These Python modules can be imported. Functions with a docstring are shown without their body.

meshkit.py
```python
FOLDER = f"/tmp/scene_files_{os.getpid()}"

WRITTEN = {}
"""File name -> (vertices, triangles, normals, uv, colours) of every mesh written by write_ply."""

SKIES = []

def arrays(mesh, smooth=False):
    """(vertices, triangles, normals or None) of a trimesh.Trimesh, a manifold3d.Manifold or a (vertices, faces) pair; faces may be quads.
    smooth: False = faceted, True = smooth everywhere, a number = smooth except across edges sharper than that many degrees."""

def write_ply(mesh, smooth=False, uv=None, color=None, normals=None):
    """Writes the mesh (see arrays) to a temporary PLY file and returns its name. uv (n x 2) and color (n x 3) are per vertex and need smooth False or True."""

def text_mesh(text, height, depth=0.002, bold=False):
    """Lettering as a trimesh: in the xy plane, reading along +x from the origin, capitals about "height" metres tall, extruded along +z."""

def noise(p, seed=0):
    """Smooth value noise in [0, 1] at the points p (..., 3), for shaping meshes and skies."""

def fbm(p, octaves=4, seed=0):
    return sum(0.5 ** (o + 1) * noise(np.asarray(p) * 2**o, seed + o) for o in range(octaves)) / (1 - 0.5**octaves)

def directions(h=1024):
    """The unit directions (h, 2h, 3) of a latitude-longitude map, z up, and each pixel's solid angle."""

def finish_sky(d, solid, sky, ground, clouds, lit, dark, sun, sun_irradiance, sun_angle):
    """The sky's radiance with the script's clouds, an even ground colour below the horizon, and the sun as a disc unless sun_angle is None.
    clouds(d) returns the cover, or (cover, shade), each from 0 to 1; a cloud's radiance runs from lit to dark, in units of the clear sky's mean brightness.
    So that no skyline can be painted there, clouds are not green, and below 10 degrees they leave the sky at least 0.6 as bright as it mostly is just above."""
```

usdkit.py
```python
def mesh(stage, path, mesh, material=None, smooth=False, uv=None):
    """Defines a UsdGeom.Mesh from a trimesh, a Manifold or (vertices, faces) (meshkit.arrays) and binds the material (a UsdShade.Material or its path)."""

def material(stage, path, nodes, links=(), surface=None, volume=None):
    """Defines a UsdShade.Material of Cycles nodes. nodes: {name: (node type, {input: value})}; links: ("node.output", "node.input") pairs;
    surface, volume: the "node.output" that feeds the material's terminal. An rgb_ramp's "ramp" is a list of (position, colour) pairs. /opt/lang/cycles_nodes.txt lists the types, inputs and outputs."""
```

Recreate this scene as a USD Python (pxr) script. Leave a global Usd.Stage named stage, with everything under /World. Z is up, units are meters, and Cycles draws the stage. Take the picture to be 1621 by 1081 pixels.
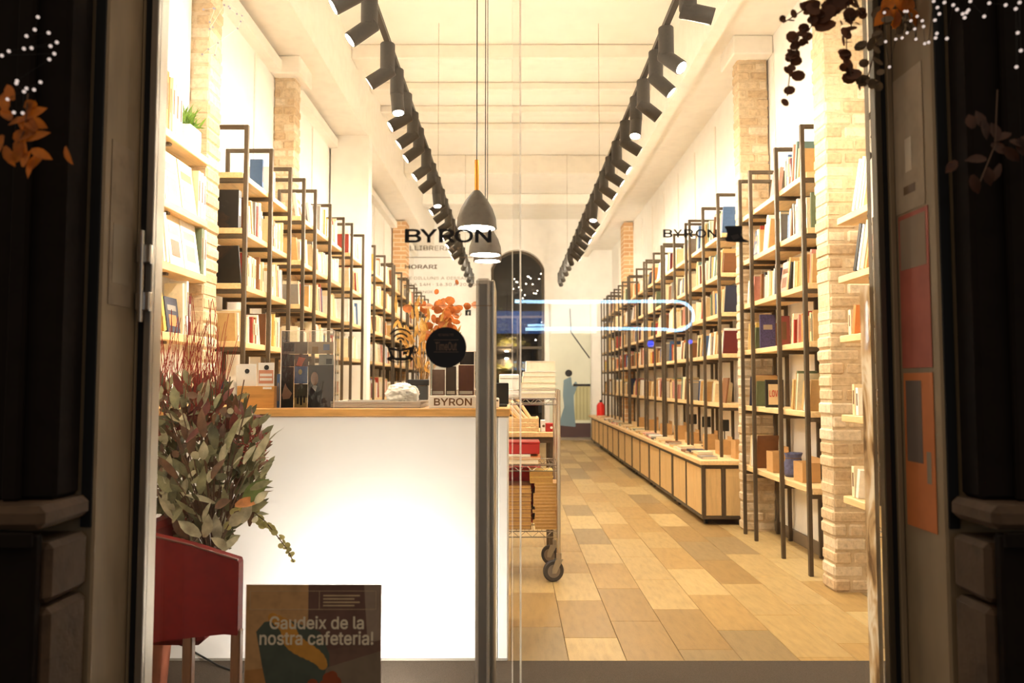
import math, random
import numpy as np, trimesh
import shapely
from shapely import affinity
from shapely.geometry import Polygon, Point, LineString, box as sbox
from shapely.ops import unary_union
from pxr import Usd, UsdGeom, UsdLux, UsdShade, Gf, Sdf
import usdkit, meshkit

random.seed(7)
rng = random.Random(11)
PI = math.pi
stage = Usd.Stage.CreateInMemory()
UsdGeom.SetStageUpAxis(stage, 'Z'); UsdGeom.SetStageMetersPerUnit(stage, 1.0)
stage.DefinePrim('/World', 'Xform'); stage.DefinePrim('/World/Looks', 'Scope')

# ------------------------------------------------------------------ camera, sky, exposure
FPX, CX, CY, CAMZ = 1200.0, 810.5, 540.5, 1.2
PITCH = math.atan(66.5 / FPX); CP, SP = math.cos(PITCH), math.sin(PITCH)
cam = UsdGeom.Camera.Define(stage, '/World/camera')
cam.AddTranslateOp().Set(Gf.Vec3d(0, 0, CAMZ)); cam.AddRotateXOp().Set(90 + math.degrees(PITCH))
cam.CreateHorizontalApertureAttr(36.0); cam.CreateVerticalApertureAttr(36.0 * 1081 / 1621)
cam.CreateFocalLengthAttr(36.0 * FPX / 1621)
cam.CreateFStopAttr(2.8); cam.CreateFocusDistanceAttr(3.7)
cam.CreateClippingRangeAttr(Gf.Vec2f(0.05, 200))
cam.CreateExposureAttr(1.72)
dome = UsdLux.DomeLight.Define(stage, '/World/night_sky')
dome.CreateColorAttr(Gf.Vec3f(1.0, 0.80, 0.58)); dome.CreateIntensityAttr(0.045)
WARM = (1.0, 0.895, 0.72)
SPOT = 440.0          # emission of the track lamps' lenses
FILL_STRIP = 15.5         # added glowing strip on the tracks, fill for the ceiling
FLOOR_SPOT = 300.0    # unseen lamp behind the poster, placed to light the counter front
PENDANT = 40.0

def ray(px, py):
    u, v = (px - CX) / FPX, (CY - py) / FPX
    return np.array([u, CP - v * SP, SP + v * CP])
def at_y(px, py, y):
    d = ray(px, py); t = y / d[1]; return np.array([0, 0, CAMZ]) + d * t
def at_z(px, py, z):
    d = ray(px, py); t = (z - CAMZ) / d[2]; return np.array([0, 0, CAMZ]) + d * t

# ------------------------------------------------------------------ helpers
_used = {}
def numbered(parent, name):
    n = _used.get((parent, name), 0); _used[(parent, name)] = n + 1
    return name if n == 0 else f'{name}_{n:03d}'
ORIG = {}
def thing(name, label, cat, pos=(0, 0, 0), group=None, kind=None):
    path = '/World/' + numbered('/World', name)
    x = UsdGeom.Xform.Define(stage, path)
    x.AddTranslateOp().Set(Gf.Vec3d(*map(float, pos)))
    ORIG[path] = np.array(pos, float)
    p = x.GetPrim()
    p.SetCustomDataByKey('label', label)
    if cat: p.SetCustomDataByKey('category', cat)
    if group: p.SetCustomDataByKey('group', group)
    if kind: p.SetCustomDataByKey('kind', kind)
    return path
def part(parent, name, mesh, mat, smooth=30, label=None, kind=None):
    """mesh in world coordinates; becomes a child in the parent's frame"""
    if isinstance(mesh, list): mesh = join(mesh)
    path = parent + '/' + numbered(parent, name)
    o = ORIG[parent]; ORIG[path] = o
    m = mesh.copy(); m.apply_translation(-o)
    g = usdkit.mesh(stage, path, m, mat, smooth=smooth).GetPrim()
    if label: g.SetCustomDataByKey('label', label)
    if kind: g.SetCustomDataByKey('kind', kind)
    return path
def solo(name, mesh, mat, label=None, cat=None, group=None, kind=None, smooth=30):
    if isinstance(mesh, list): mesh = join(mesh)
    path = '/World/' + numbered('/World', name)
    p = usdkit.mesh(stage, path, mesh, mat, smooth=smooth).GetPrim()
    ORIG[path] = np.zeros(3)
    for k, v in (('label', label), ('category', cat), ('group', group), ('kind', kind)):
        if v: p.SetCustomDataByKey(k, v)
    return path
def struct(name, mesh, mat, label, smooth=30):
    return solo(name, mesh, mat, label=label, kind='structure', smooth=smooth)
def join(ms): return trimesh.util.concatenate([m for m in ms if m is not None])
def box(x0, y0, z0, x1, y1, z1):
    b = trimesh.creation.box([abs(x1 - x0), abs(y1 - y0), abs(z1 - z0)])
    b.apply_translation([(x0 + x1) / 2, (y0 + y1) / 2, (z0 + z1) / 2]); return b
def cbox(x0, y0, z0, x1, y1, z1, b=0.004):
    """chamfered box"""
    c = np.array([(x0 + x1) / 2, (y0 + y1) / 2, (z0 + z1) / 2]); h = np.abs([x1 - x0, y1 - y0, z1 - z0]) / 2
    b = min(b, h.min() * 0.6); pts = []
    for sx in (-1, 1):
        for sy in (-1, 1):
            for sz in (-1, 1):
                s = np.array([sx, sy, sz])
                for k in range(3):
                    e = h - b; e[k] = h[k]; pts.append(c + s * e)
    return trimesh.convex.convex_hull(np.array(pts))
def cyl(p, q, r, n=16, r2=None):
    p, q = np.array(p, float), np.array(q, float); d = q - p; L = np.linalg.norm(d)
    if r2 is None or abs(r2 - r) < 1e-9:
        m = trimesh.creation.cylinder(radius=r, height=L, sections=n)
    else:
        m = trimesh.creation.revolve([[0, -L / 2], [r, -L / 2], [r2, L / 2], [0, L / 2]], sections=n)
    m.apply_transform(trimesh.geometry.align_vectors([0, 0, 1], d / L)); m.apply_translation((p + q) / 2); return m
def lathe(profile, c=(0, 0, 0), n=28):
    m = trimesh.creation.revolve(profile, sections=n); m.apply_translation(c); return m
def tube(pts, r, n=6):
    p = np.array(pts, float); t = np.gradient(p, axis=0); t /= np.linalg.norm(t, axis=1, keepdims=True) + 1e-12
    a = np.cross(t, np.where(np.abs(t[:, 2:]) < .9, [0, 0, 1.], [1., 0, 0])); a /= np.linalg.norm(a, axis=1, keepdims=True) + 1e-12
    b = np.cross(t, a); ang = np.arange(n) * 2 * PI / n; r = np.broadcast_to(r, (len(p),))
    v = p[:, None] + r[:, None, None] * (np.cos(ang)[None, :, None] * a[:, None] + np.sin(ang)[None, :, None] * b[:, None])
    k = len(p); i, j = np.meshgrid(np.arange(k - 1), np.arange(n), indexing='ij')
    q = np.stack([i * n + j, i * n + (j + 1) % n, (i + 1) * n + (j + 1) % n, (i + 1) * n + j], -1).reshape(-1, 4)
    f = np.vstack([q[:, [0, 1, 2]], q[:, [0, 2, 3]]])
    caps = [[0, x + 1, x] for x in range(1, n - 1)] + [[(k - 1) * n, (k - 1) * n + x, (k - 1) * n + x + 1] for x in range(1, n - 1)]
    return trimesh.Trimesh(v.reshape(-1, 3), np.vstack([f, caps]), process=False)
def curve(p0, p1, p2, n=8):
    p0, p1, p2 = map(np.array, (p0, p1, p2)); t = np.linspace(0, 1, n)[:, None]
    return (1 - t) ** 2 * p0 + 2 * t * (1 - t) * p1 + t ** 2 * p2
def ext_xz(poly, y0, y1):
    """a shapely polygon in (x, z) extruded from y0 to y1"""
    ms = []
    for g in getattr(poly, 'geoms', [poly]):
        if g.is_empty or g.area < 1e-9 or g.geom_type != 'Polygon': continue
        m = trimesh.creation.extrude_polygon(g, abs(y1 - y0), engine='earcut')
        v = m.vertices.copy(); m.vertices = np.stack([v[:, 0], max(y0, y1) - v[:, 2], v[:, 1]], 1)
        ms.append(m)
    return join(ms)
def ext_xy(poly, z0, z1):
    ms = []
    for g in getattr(poly, 'geoms', [poly]):
        m = trimesh.creation.extrude_polygon(g, z1 - z0, engine='earcut'); m.apply_translation([0, 0, z0]); ms.append(m)
    return join(ms)
def leaf(base, d, up, L, W, curl=0.2, segs=4, tip=1.0):
    """a thin folded leaf from base along d, its face towards up"""
    base, d, up = np.array(base, float), np.array(d, float), np.array(up, float)
    d /= np.linalg.norm(d); s = np.cross(d, up); s /= np.linalg.norm(s) + 1e-9; u = np.cross(s, d)
    v, f = [], []
    for i in range(segs + 1):
        t = i / segs; w = W / 2 * math.sin(PI * min(1, t * .93 + .07) ** tip) ** .8 if i < segs else 0.0005
        c = base + d * L * t - u * curl * L * t * t
        v += [c - s * w + u * w * .25, c, c + s * w + u * w * .25]
    for i in range(segs):
        a = i * 3
        for k in (0, 1): f += [[a + k, a + k + 1, a + k + 4], [a + k, a + k + 4, a + k + 3]]
    return trimesh.Trimesh(v, f, process=False)
def disc_leaf(c, nrm, R, squash=1.0, n=9):
    c, nrm = np.array(c, float), np.array(nrm, float); nrm /= np.linalg.norm(nrm)
    a = np.cross(nrm, [0.3, .2, 1]); a /= np.linalg.norm(a); b = np.cross(nrm, a)
    v = [c - nrm * R * .12] + [c + R * (math.cos(k * 2 * PI / n) * a + squash * math.sin(k * 2 * PI / n) * b) for k in range(n)]
    f = [[0, 1 + k, 1 + (k + 1) % n] for k in range(n)]
    return trimesh.Trimesh(v, f, process=False)
def rot(m, ang, axis, about):
    m = m.copy(); m.apply_transform(trimesh.transformations.rotation_matrix(ang, axis, about)); return m

# ------------------------------------------------------------------ materials
_m = {}
def lin(c): return tuple(((x / 255) / 12.92 if x / 255 < .04045 else ((x / 255 + .055) / 1.055) ** 2.4) for x in c)
def mat(name, rgb, rough=.5, metal=0, spec=.5, var=0.0, scale=30, stretch=(1, 1, 1), bump=0, emit=None, strength=0, coat=0):
    if name in _m: return _m[name]
    c = np.array(lin(rgb)); nodes = {'p': ('principled_bsdf', dict(base_color=tuple(c), roughness=rough, metallic=metal, specular_ior_level=spec, coat_weight=coat))}
    links = []
    if emit: nodes['p'][1].update(emission_color=emit, emission_strength=strength)
    if var or bump:
        nodes.update(g=('geometry', {}), mp=('mapping', dict(scale=tuple(stretch))), n=('noise_texture', dict(scale=scale, detail=5.0, roughness=.6)))
        links += [('g.position', 'mp.vector'), ('mp.vector', 'n.vector')]
        if var:
            nodes['r'] = ('rgb_ramp', dict(ramp=[(.28, tuple(np.clip(c * (1 - var), 0, 1))), (.5, tuple(c)), (.72, tuple(np.clip(c * (1 + var * .6), 0, .95)))]))
            links += [('n.fac', 'r.fac'), ('r.color', 'p.base_color')]
        if bump:
            nodes['b'] = ('bump', dict(strength=min(1., bump), distance=.01)); links += [('n.fac', 'b.height'), ('b.normal', 'p.normal')]
    _m[name] = usdkit.material(stage, '/World/Looks/' + name, nodes, links, surface='p.BSDF'); return _m[name]
def emission(name, col, strength):
    if name not in _m:
        _m[name] = usdkit.material(stage, '/World/Looks/' + name, {'e': ('emission', dict(color=col, strength=strength))}, surface='e.emission')
    return _m[name]
def leafmat(name, rgb, trans=.3):
    if name not in _m:
        c = lin(rgb)
        _m[name] = usdkit.material(stage, '/World/Looks/' + name, {'g': ('geometry', {}), 'n': ('noise_texture', dict(scale=25., detail=3.)),
            'r': ('rgb_ramp', dict(ramp=[(.3, tuple(x * .6 for x in c)), (.7, tuple(min(.9, x * 1.3) for x in c))])),
            'p': ('principled_bsdf', dict(roughness=.6)), 't': ('translucent_bsdf', {}), 'm': ('mix_closure', dict(fac=trans))},
            [('g.position', 'n.vector'), ('n.fac', 'r.fac'), ('r.color', 'p.base_color'), ('r.color', 't.color'), ('p.BSDF', 'm.closure1'), ('t.BSDF', 'm.closure2')], surface='m.closure')
    return _m[name]
def glasspane(name, tint=(.985, .985, .98), ior=1.5):
    if name not in _m:
        _m[name] = usdkit.material(stage, '/World/Looks/' + name, {'t': ('transparent_bsdf', dict(color=tint)), 'gl': ('glossy_bsdf', dict(color=(1, 1, 1), roughness=0.0)),
            'f': ('fresnel', dict(IOR=ior)), 'm': ('mix_closure', {})}, [('f.fac', 'm.fac'), ('t.BSDF', 'm.closure1'), ('gl.BSDF', 'm.closure2')], surface='m.closure')
    return _m[name]

M_wall = mat('white_plaster', (247, 243, 236), .8, var=.05, scale=6, bump=.12, spec=.2)
M_ceil = mat('ceiling_plaster', (248, 243, 234), .85, var=.04, scale=4, bump=.08, spec=.2)
M_beam = mat('beam_plaster', (246, 240, 230), .8, var=.06, scale=9, bump=.15, spec=.2)
M_mortar = mat('mortar', (206, 184, 152), .9, var=.22, scale=22, bump=.5, spec=.1)
BRICKS = [mat(f'whitewashed_brick_{k}', c, .9, var=.25, scale=35, bump=.6, spec=.1) for k, c in zip(('pale', 'tan', 'rosy', 'chalk'), ((212, 190, 158), (206, 182, 148), (198, 172, 138), (218, 200, 172)))]
TILES = [mat(f'floor_tile_{k}', c, .38, var=.2, scale=7, stretch=(5, 1, 1), bump=.04, spec=.4) for k, c in
         zip(('sand', 'honey', 'grey', 'brown', 'straw', 'oat'), ((180, 153, 104), (170, 138, 86), (146, 123, 86), (152, 122, 76), (188, 162, 112), (176, 148, 98)))]
M_grout = mat('grout', (120, 98, 70), .9)
M_plank = mat('pine_plank', (226, 192, 140), .5, var=.2, scale=9, stretch=(6, .7, 6), bump=.04)
M_oak = mat('oak_top', (206, 152, 82), .45, var=.25, scale=10, stretch=(.8, 6, 6), bump=.04)
M_panel = mat('pine_panel', (216, 180, 124), .5, var=.16, scale=8, stretch=(6, 6, .7), bump=.03)
M_iron = mat('dark_steel', (84, 70, 52), .5, metal=.2, var=.15, scale=40)  # lightened: haze over the dark posts is put into this colour
M_black = mat('matt_black', (34, 33, 31), .55, var=.1, scale=60)
M_lampblack = mat('lamp_black', (60, 56, 51), .5, var=.12, scale=80, spec=.5)  # lifted from black, veiling haze is part of this colour
M_white = mat('white_lacquer', (238, 234, 228), .45, spec=.4, var=.02, scale=5)
M_chrome = mat('chrome_wire', (200, 195, 188), .22, metal=1)
M_alu = mat('brushed_aluminium', (172, 166, 156), .38, metal=.9, var=.08, scale=50, stretch=(1, 1, .05))
M_greypost = mat('grey_powder_coat', (186, 178, 168), .5, var=.05, scale=60)
M_mat = mat('grey_entrance_mat', (88, 79, 70), .95, var=.25, scale=220, bump=.5, spec=.05)
M_jamb = mat('weathered_jamb_paint', (150, 128, 98), .65, var=.22, scale=9, stretch=(1, 1, .25), bump=.15)
M_facade_shaded = mat('shaded_facade_stone', (26, 19, 15), .9, spec=.15, var=.3, scale=14, bump=.3)  # dark stone with the shade of the street side in its colour
M_facade_lit = mat('lit_facade_stone', (84, 62, 42), .8, var=.35, scale=16, bump=.4)  # lighter copy of the stone, doorway light painted into it
M_gasket = mat('black_gasket', (14, 12, 11), .7)
M_pages = mat('book_pages', (238, 226, 202), .8, var=.08, scale=90, stretch=(1, 1, 1))
M_kraft = mat('kraft_card', (190, 146, 92), .8, var=.1, scale=30)
M_paper = mat('white_paper', (240, 236, 228), .7, var=.03, scale=20)
M_glass = glasspane('door_glass')
M_acrylic = glasspane('clear_acrylic', (.96, .96, .95), 1.45)
M_ink = mat('black_vinyl', (22, 16, 12), .5)
M_grey_ink = mat('grey_vinyl', (150, 132, 108), .6)
M_brown_ink = mat('brown_vinyl', (112, 82, 52), .6)
M_red = mat('red_leather', (104, 10, 9), .6, spec=.25, var=.18, scale=26, bump=.08)
M_chairwood = mat('dark_beech', (112, 74, 46), .45, var=.2, scale=18, stretch=(5, 5, .6))
M_lens = emission('spot_lens', WARM, SPOT)
M_lens_floor = emission('unseen_floor_lens', (1., .94, .85), FLOOR_SPOT)
M_fill_strip = emission('added_track_fill', WARM, FILL_STRIP)
M_pendlens = emission('pendant_bulb', WARM, PENDANT)
M_fairy = emission('fairy_bulb', (1., .80, .70), .24)
COVER_RGB = {'cream': (236, 220, 184), 'white': (240, 234, 224), 'ivory': (230, 208, 164), 'tan': (204, 164, 108), 'brown': (128, 84, 50), 'red': (158, 58, 44), 'orange': (206, 128, 70),
             'yellow': (214, 180, 96), 'green': (104, 114, 84), 'teal': (104, 130, 124), 'blue': (78, 106, 146), 'navy': (48, 52, 72), 'black': (38, 34, 30), 'grey': (142, 134, 124), 'pink': (214, 150, 134), 'maroon': (106, 36, 34)}
M_cov = {k: mat('cover_' + k, v, .45, var=.1, scale=40, spec=.4) for k, v in COVER_RGB.items()}

M_edge = usdkit.material(stage, '/World/Looks/pale_glass_edge', {'t': ('translucent_bsdf', dict(color=(.95, .93, .88))), 'd': ('diffuse_bsdf', dict(color=(.9, .88, .82))), 'm': ('mix_closure', dict(fac=.05))}, [('t.BSDF', 'm.closure1'), ('d.BSDF', 'm.closure2')], surface='m.closure')
M_film = usdkit.material(stage, '/World/Looks/wavy_film', {'g': ('geometry', {}), 'mp': ('mapping', dict(scale=(3., 1., .55))), 'n': ('noise_texture', dict(scale=11., detail=3., distortion=1.2)), 'r': ('rgb_ramp', dict(ramp=[(.36, lin((120, 92, 62))), (.5, lin((206, 176, 134))), (.62, lin((246, 236, 214)))])),
    't': ('translucent_bsdf', {}), 'gl': ('glossy_bsdf', dict(color=(.9, .85, .75), roughness=.12)), 'm': ('mix_closure', dict(fac=.3))}, [('g.position', 'mp.vector'), ('mp.vector', 'n.vector'), ('n.fac', 'r.fac'), ('r.color', 't.color'), ('t.BSDF', 'm.closure1'), ('gl.BSDF', 'm.closure2')], surface='m.closure')  # brown to cream waves in the colour stand in for reflections
# ------------------------------------------------------------------ the room
XL, XR, YB, ZC = -2.12, 2.16, 16.25, 4.75
YG = 2.0                                   # the plane of the glass doors
fl = thing('floor', 'wood look stoneware planks in sand, honey and grey tones down the aisle', None, (0, 0, 0), kind='structure')
part(fl, 'grout_bed', box(XL, 3.355, -.06, XR, YB, -.004), M_grout)
part(fl, 'sub_floor', box(XL - .3, 1.2, -.16, XR + .3, YB + .2, -.06), M_grout)
TW, TL = .2512, .612
xs = at_z(966.7, 982.9, 0)[0]
cols = np.arange(-5, 7)
for c in cols:
    x0 = xs + c * TW; x1 = x0 + TW - .003
    x0c, x1c = max(x0, XL), min(x1, XR)
    if x1c - x0c < .02: continue
    off = {0: .0, 1: .41, 2: .14, 3: .51, -1: .25, 4: .33, -2: .09}.get(int(c), rng.random() * TL)
    y = at_z(900, 982.9, 0)[1] - off - 2 * TL
    while y < YB:
        a, b = max(y, 3.358), min(y + TL - .003, YB)
        if b - a > .03:
            part(fl, 'tile', cbox(x0c, a, -.012, x1c, b, 0, .0015), rng.choice(TILES), smooth=False)
        y += TL
part(fl, 'tile', box(XL, 3.358, -.012, xs - 5 * TW - .003, YB, -.0005), TILES[1], smooth=False)
struct('trim_1', cbox(-1.92, 2.06, -.05, XR - .03, 3.352, .003, .002), M_mat, 'grey coir mat well just inside the glass doors')
# walls
struct('wall_left', [box(XL - .2, 4.45, 0, XL, YB, ZC), box(XL - .2, 2.06, 0, -1.93, 4.45, ZC)], M_wall, 'white plastered wall behind the left bookcases')
struct('wall_right', [box(XR, 4.35, 0, XR + .2, YB, ZC), box(2.12, 2.06, 0, XR + .2, 4.43, ZC)], M_wall, 'white plastered wall behind the right bookcases')
arch_c = (at_y(777, 420, YB)[0] + at_y(862, 420, YB)[0]) / 2; arch_w = (at_y(862, 420, YB)[0] - at_y(777, 420, YB)[0]) / 2
zs, zt = at_y(820, 424, YB)[2], at_y(820, 395, YB)[2]
R = (arch_w ** 2 + (zt - zs) ** 2) / (2 * (zt - zs))
a0 = math.asin(arch_w / R)
arcpts = [(arch_c + R * math.sin(t), zt - R + R * math.cos(t)) for t in np.linspace(a0, -a0, 17)]
arch = Polygon([(arch_c - arch_w, .02), (arch_c + arch_w, .02)] + arcpts)
struct('wall_back', ext_xz(sbox(XL - .2, 0, XR + .2, ZC).difference(arch), YB, YB + .34), M_wall, 'white end wall with a tall arched opening')
struct('ceiling', [box(XL - .2, 2.06, ZC, XR + .2, YB + .3, ZC + .15)], M_ceil, 'cream painted ceiling above the shop aisle')
for k, (xa, xb, xc) in enumerate(((XL, -1.68, -1.60), (1.64, XR, 1.56))):
    lo, hi = min(xa, xb), max(xa, xb)
    struct('trim', [box(lo, 2.06, 4.08, hi, YB, ZC), box(min(xa, xa + (.1 if k == 0 else -.1)), 2.06, 3.93, max(xa, xa + (.1 if k == 0 else -.1)), YB, 4.03)], M_beam,
           ('cream longitudinal beam along the left wall head', 'cream longitudinal beam along the right wall head')[k])
for k, (y, w, d) in enumerate(((7.75, .3, .16), (8.75, .16, .1), (9.5, .16, .1), (10.15, .16, .1), (11.6, .35, .3), (14.0, .3, .2))):
    struct('trim', cbox(-1.68, y, ZC - d, 1.64, y + w, ZC - .001, .015), M_beam, f'cream cross beam under the ceiling, number {k + 1} from the doors')
for lab, a_, b_, y_ in (('right', 1.83, XR, 6.32), ('left', XL, -1.86, 6.71)):
    struct('trim', cbox(a_, y_ - .2, 3.92, b_, y_ + .2, 4.079, .01), M_beam, f'plastered capital block over the farther {lab} pillar')
struct('baseboard_right', cbox(XR - .02, 4.45, 0, XR - .002, YB - .01, .09), mat('grey_base', (120, 106, 88), .7), 'low grey skirting along the right wall')
struct('trim', [box(-2.1, 8.66, 0, -1.66, 8.86, 4.079)], M_wall, 'white plastered pier between the left bookcases')
for sx, nm in ((-1, 'left'), (1, 'right')):                     # thin vertical battens of the wall lining
    X = XL if sx < 0 else XR
    for y in np.arange(5.2, 16, .9):
        struct('trim', box(X - sx * .012, y, 0, X - sx * .0005, y + .035, 3.92), M_beam, f'flat white batten on the {nm} wall lining')
struct('wall_front', [box(-4.2, 2.02, 0, -1.03, 2.058, ZC), box(1.06, 2.02, 0, 4.2, 2.058, ZC), box(-1.03, 2.062, 3.34, 1.06, 2.1, ZC)], M_wall, 'shopfront wall around the glass doors')

# ------------------------------------------------------------------ brick pillars
def pillar(label, x0, x1, y0, y1, z0, z1, side, ch=.078):
    t = thing('brick_pillar', label, 'pillar', ((x0 + x1) / 2, (y0 + y1) / 2, z0))
    part(t, 'mortar_core', box(x0 + .007, y0 + .007, z0, x1 - .007, y1 - .007, z1), M_mortar)
    z, k = z0 + .004, 0
    while z < z1 - .03:
        h = min(ch - .007, z1 - z - .003)
        joint = (x0 + (x1 - x0) * (.62 if k % 2 else .34)) + rng.uniform(-.02, .02)
        for a, b in ((x0, joint - .004), (joint + .004, x1)):
            j = [rng.uniform(-.005, .005) for _ in range(6)]
            ea, eb = (j[0] * 1.2 if a == x0 else 0), (j[1] * 1.2 if b == x1 else 0)
            m = cbox(a + ea, y0 + j[2], z + j[4] * .4, b + eb, y1 + j[3], z + h + j[5] * .4, .012)
            part(t, 'brick', m, rng.choice(BRICKS), smooth=False)
        z += ch; k += 1
    return t
pillar('nearest whitewashed brick pillar at right, beside the first right bookcase', 1.86, 2.15, 4.43, 4.61, 0, 4.08, 1)
pillar('farther whitewashed brick pillar behind the tall right bookcase', 1.90, 2.15, 6.24, 6.40, 0, 4.08, 1)
pillar('nearest brick pillar at left, behind the wall shelves with plant', -2.10, -1.82, 4.46, 4.66, 0, 4.75, -1)
pillar('farther whitewashed brick pillar behind the second left bookcase', -2.12, -1.93, 6.62, 6.80, 0, 4.08, -1)
M_farbrick = usdkit.material(stage, '/World/Looks/far_brick', {'tc': ('texture_coordinate', {}), 'mp': ('mapping', dict(rotation=(PI / 2, 0, 0))), 'b': ('brick_texture', dict(color1=lin((196, 148, 104)), color2=lin((214, 176, 130)), mortar=lin((222, 200, 170)), scale=1., brick_width=.26, row_height=.075, mortar_size=.008)),
    'p': ('principled_bsdf', dict(roughness=.9))}, [('tc.object', 'mp.vector'), ('mp.vector', 'b.vector'), ('b.color', 'p.base_color')], surface='p.BSDF')
struct('column', cbox(-2.1, 13.2, 0, -1.86, 13.6, 4.06, .01), M_farbrick, 'far brick pier at the left wall')
struct('column', cbox(1.98, 13.3, 0, 2.15, 13.7, 4.06, .01), M_farbrick, 'far brick pier at the right wall')

# ------------------------------------------------------------------ arched window at the far end, courtyard behind
M_dkglass = glasspane('courtyard_glass', (.55, .55, .56), 1.5)
w = thing('window_1', 'tall arched dark window in the end wall', None, (arch_c, YB + .2, 0), kind='structure')
fr = arch.difference(arch.buffer(-.055))
for z in (1.95, 2.62): fr = fr.union(sbox(arch_c - arch_w, z, arch_c + arch_w, z + .05))
fr = fr.union(sbox(arch_c - .02, 0, arch_c + .02, 2.62)).intersection(arch)
part(w, 'window_frame', ext_xz(fr, YB + .17, YB + .23), M_iron)
part(w, 'pane', ext_xz(arch.buffer(-.05), YB + .195, YB + .203), M_dkglass, smooth=False)
M_court = mat('courtyard_wall', (70, 60, 52), .9, var=.3, scale=3)
struct('wall_courtyard', [box(-3, 19.6, 0, 3, 19.8, 6), box(-3, YB + .35, 0, -2.8, 19.6, 6), box(2.8, YB + .35, 0, 3, 19.6, 6), box(-3, YB + .35, -.05, 3, 19.6, 0)], M_court, 'dark courtyard wall seen through the arched window')
s = thing('wall_sconce', 'small up and down wall lamp glowing in the dark courtyard', 'lamp', (-.1, 19.5, 1.9))
sx_, sz_ = at_y(802, 560, 19.5)[0], at_y(802, 562, 19.5)[2]
part(s, 'lamp_body', cyl((sx_, 19.47, sz_ - .09), (sx_, 19.47, sz_ + .09), .05), M_black)
part(s, 'mounting_plate', box(sx_ - .03, 19.5, sz_ - .05, sx_ + .03, 19.6, sz_ + .05), M_black)
part(s, 'upper_lens', cyl((sx_, 19.47, sz_ + .09), (sx_, 19.47, sz_ + .095), .045), emission('sconce_lens', (1, .82, .5), 600))
part(s, 'lower_lens', cyl((sx_, 19.47, sz_ - .095), (sx_, 19.47, sz_ - .09), .045), _m['sconce_lens'])
M_ivy = leafmat('ivy_leaf', (150, 140, 80))
iv = []
for k in range(220):
    up = k % 2; c = (sx_ + rng.gauss(0, .25), 19.5 - rng.random() * .12, sz_ + (.25 + abs(rng.gauss(0, .32))) * (1 if up else -1))
    iv.append(disc_leaf(c, (rng.gauss(0, .5), -1, rng.gauss(0, .6)), rng.uniform(.04, .075), .8))
solo('climbing_plant', iv, M_ivy, 'climbing plant on the courtyard wall around the lamp', 'plant', kind='stuff', smooth=False)
fl2 = thing('string_lights', 'tiny warm fairy lights strung across the arched window', 'string lights', (0, 18.6, 3.4))
lp = []
for k in range(20):
    px = 812 + k * 2.6 + rng.uniform(-1, 1); py = 458 - 14 * math.sin(k * .8) - k * .7 + rng.uniform(-6, 6); lp.append(at_y(px, py, 18.6))
part(fl2, 'wire', tube(lp, .004, 4), M_black)
for p in lp: part(fl2, 'bulb', trimesh.creation.icosphere(1, .017).apply_translation(p), emission('courtyard_fairy', (1, .86, .6), 9.), smooth=True)

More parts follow.
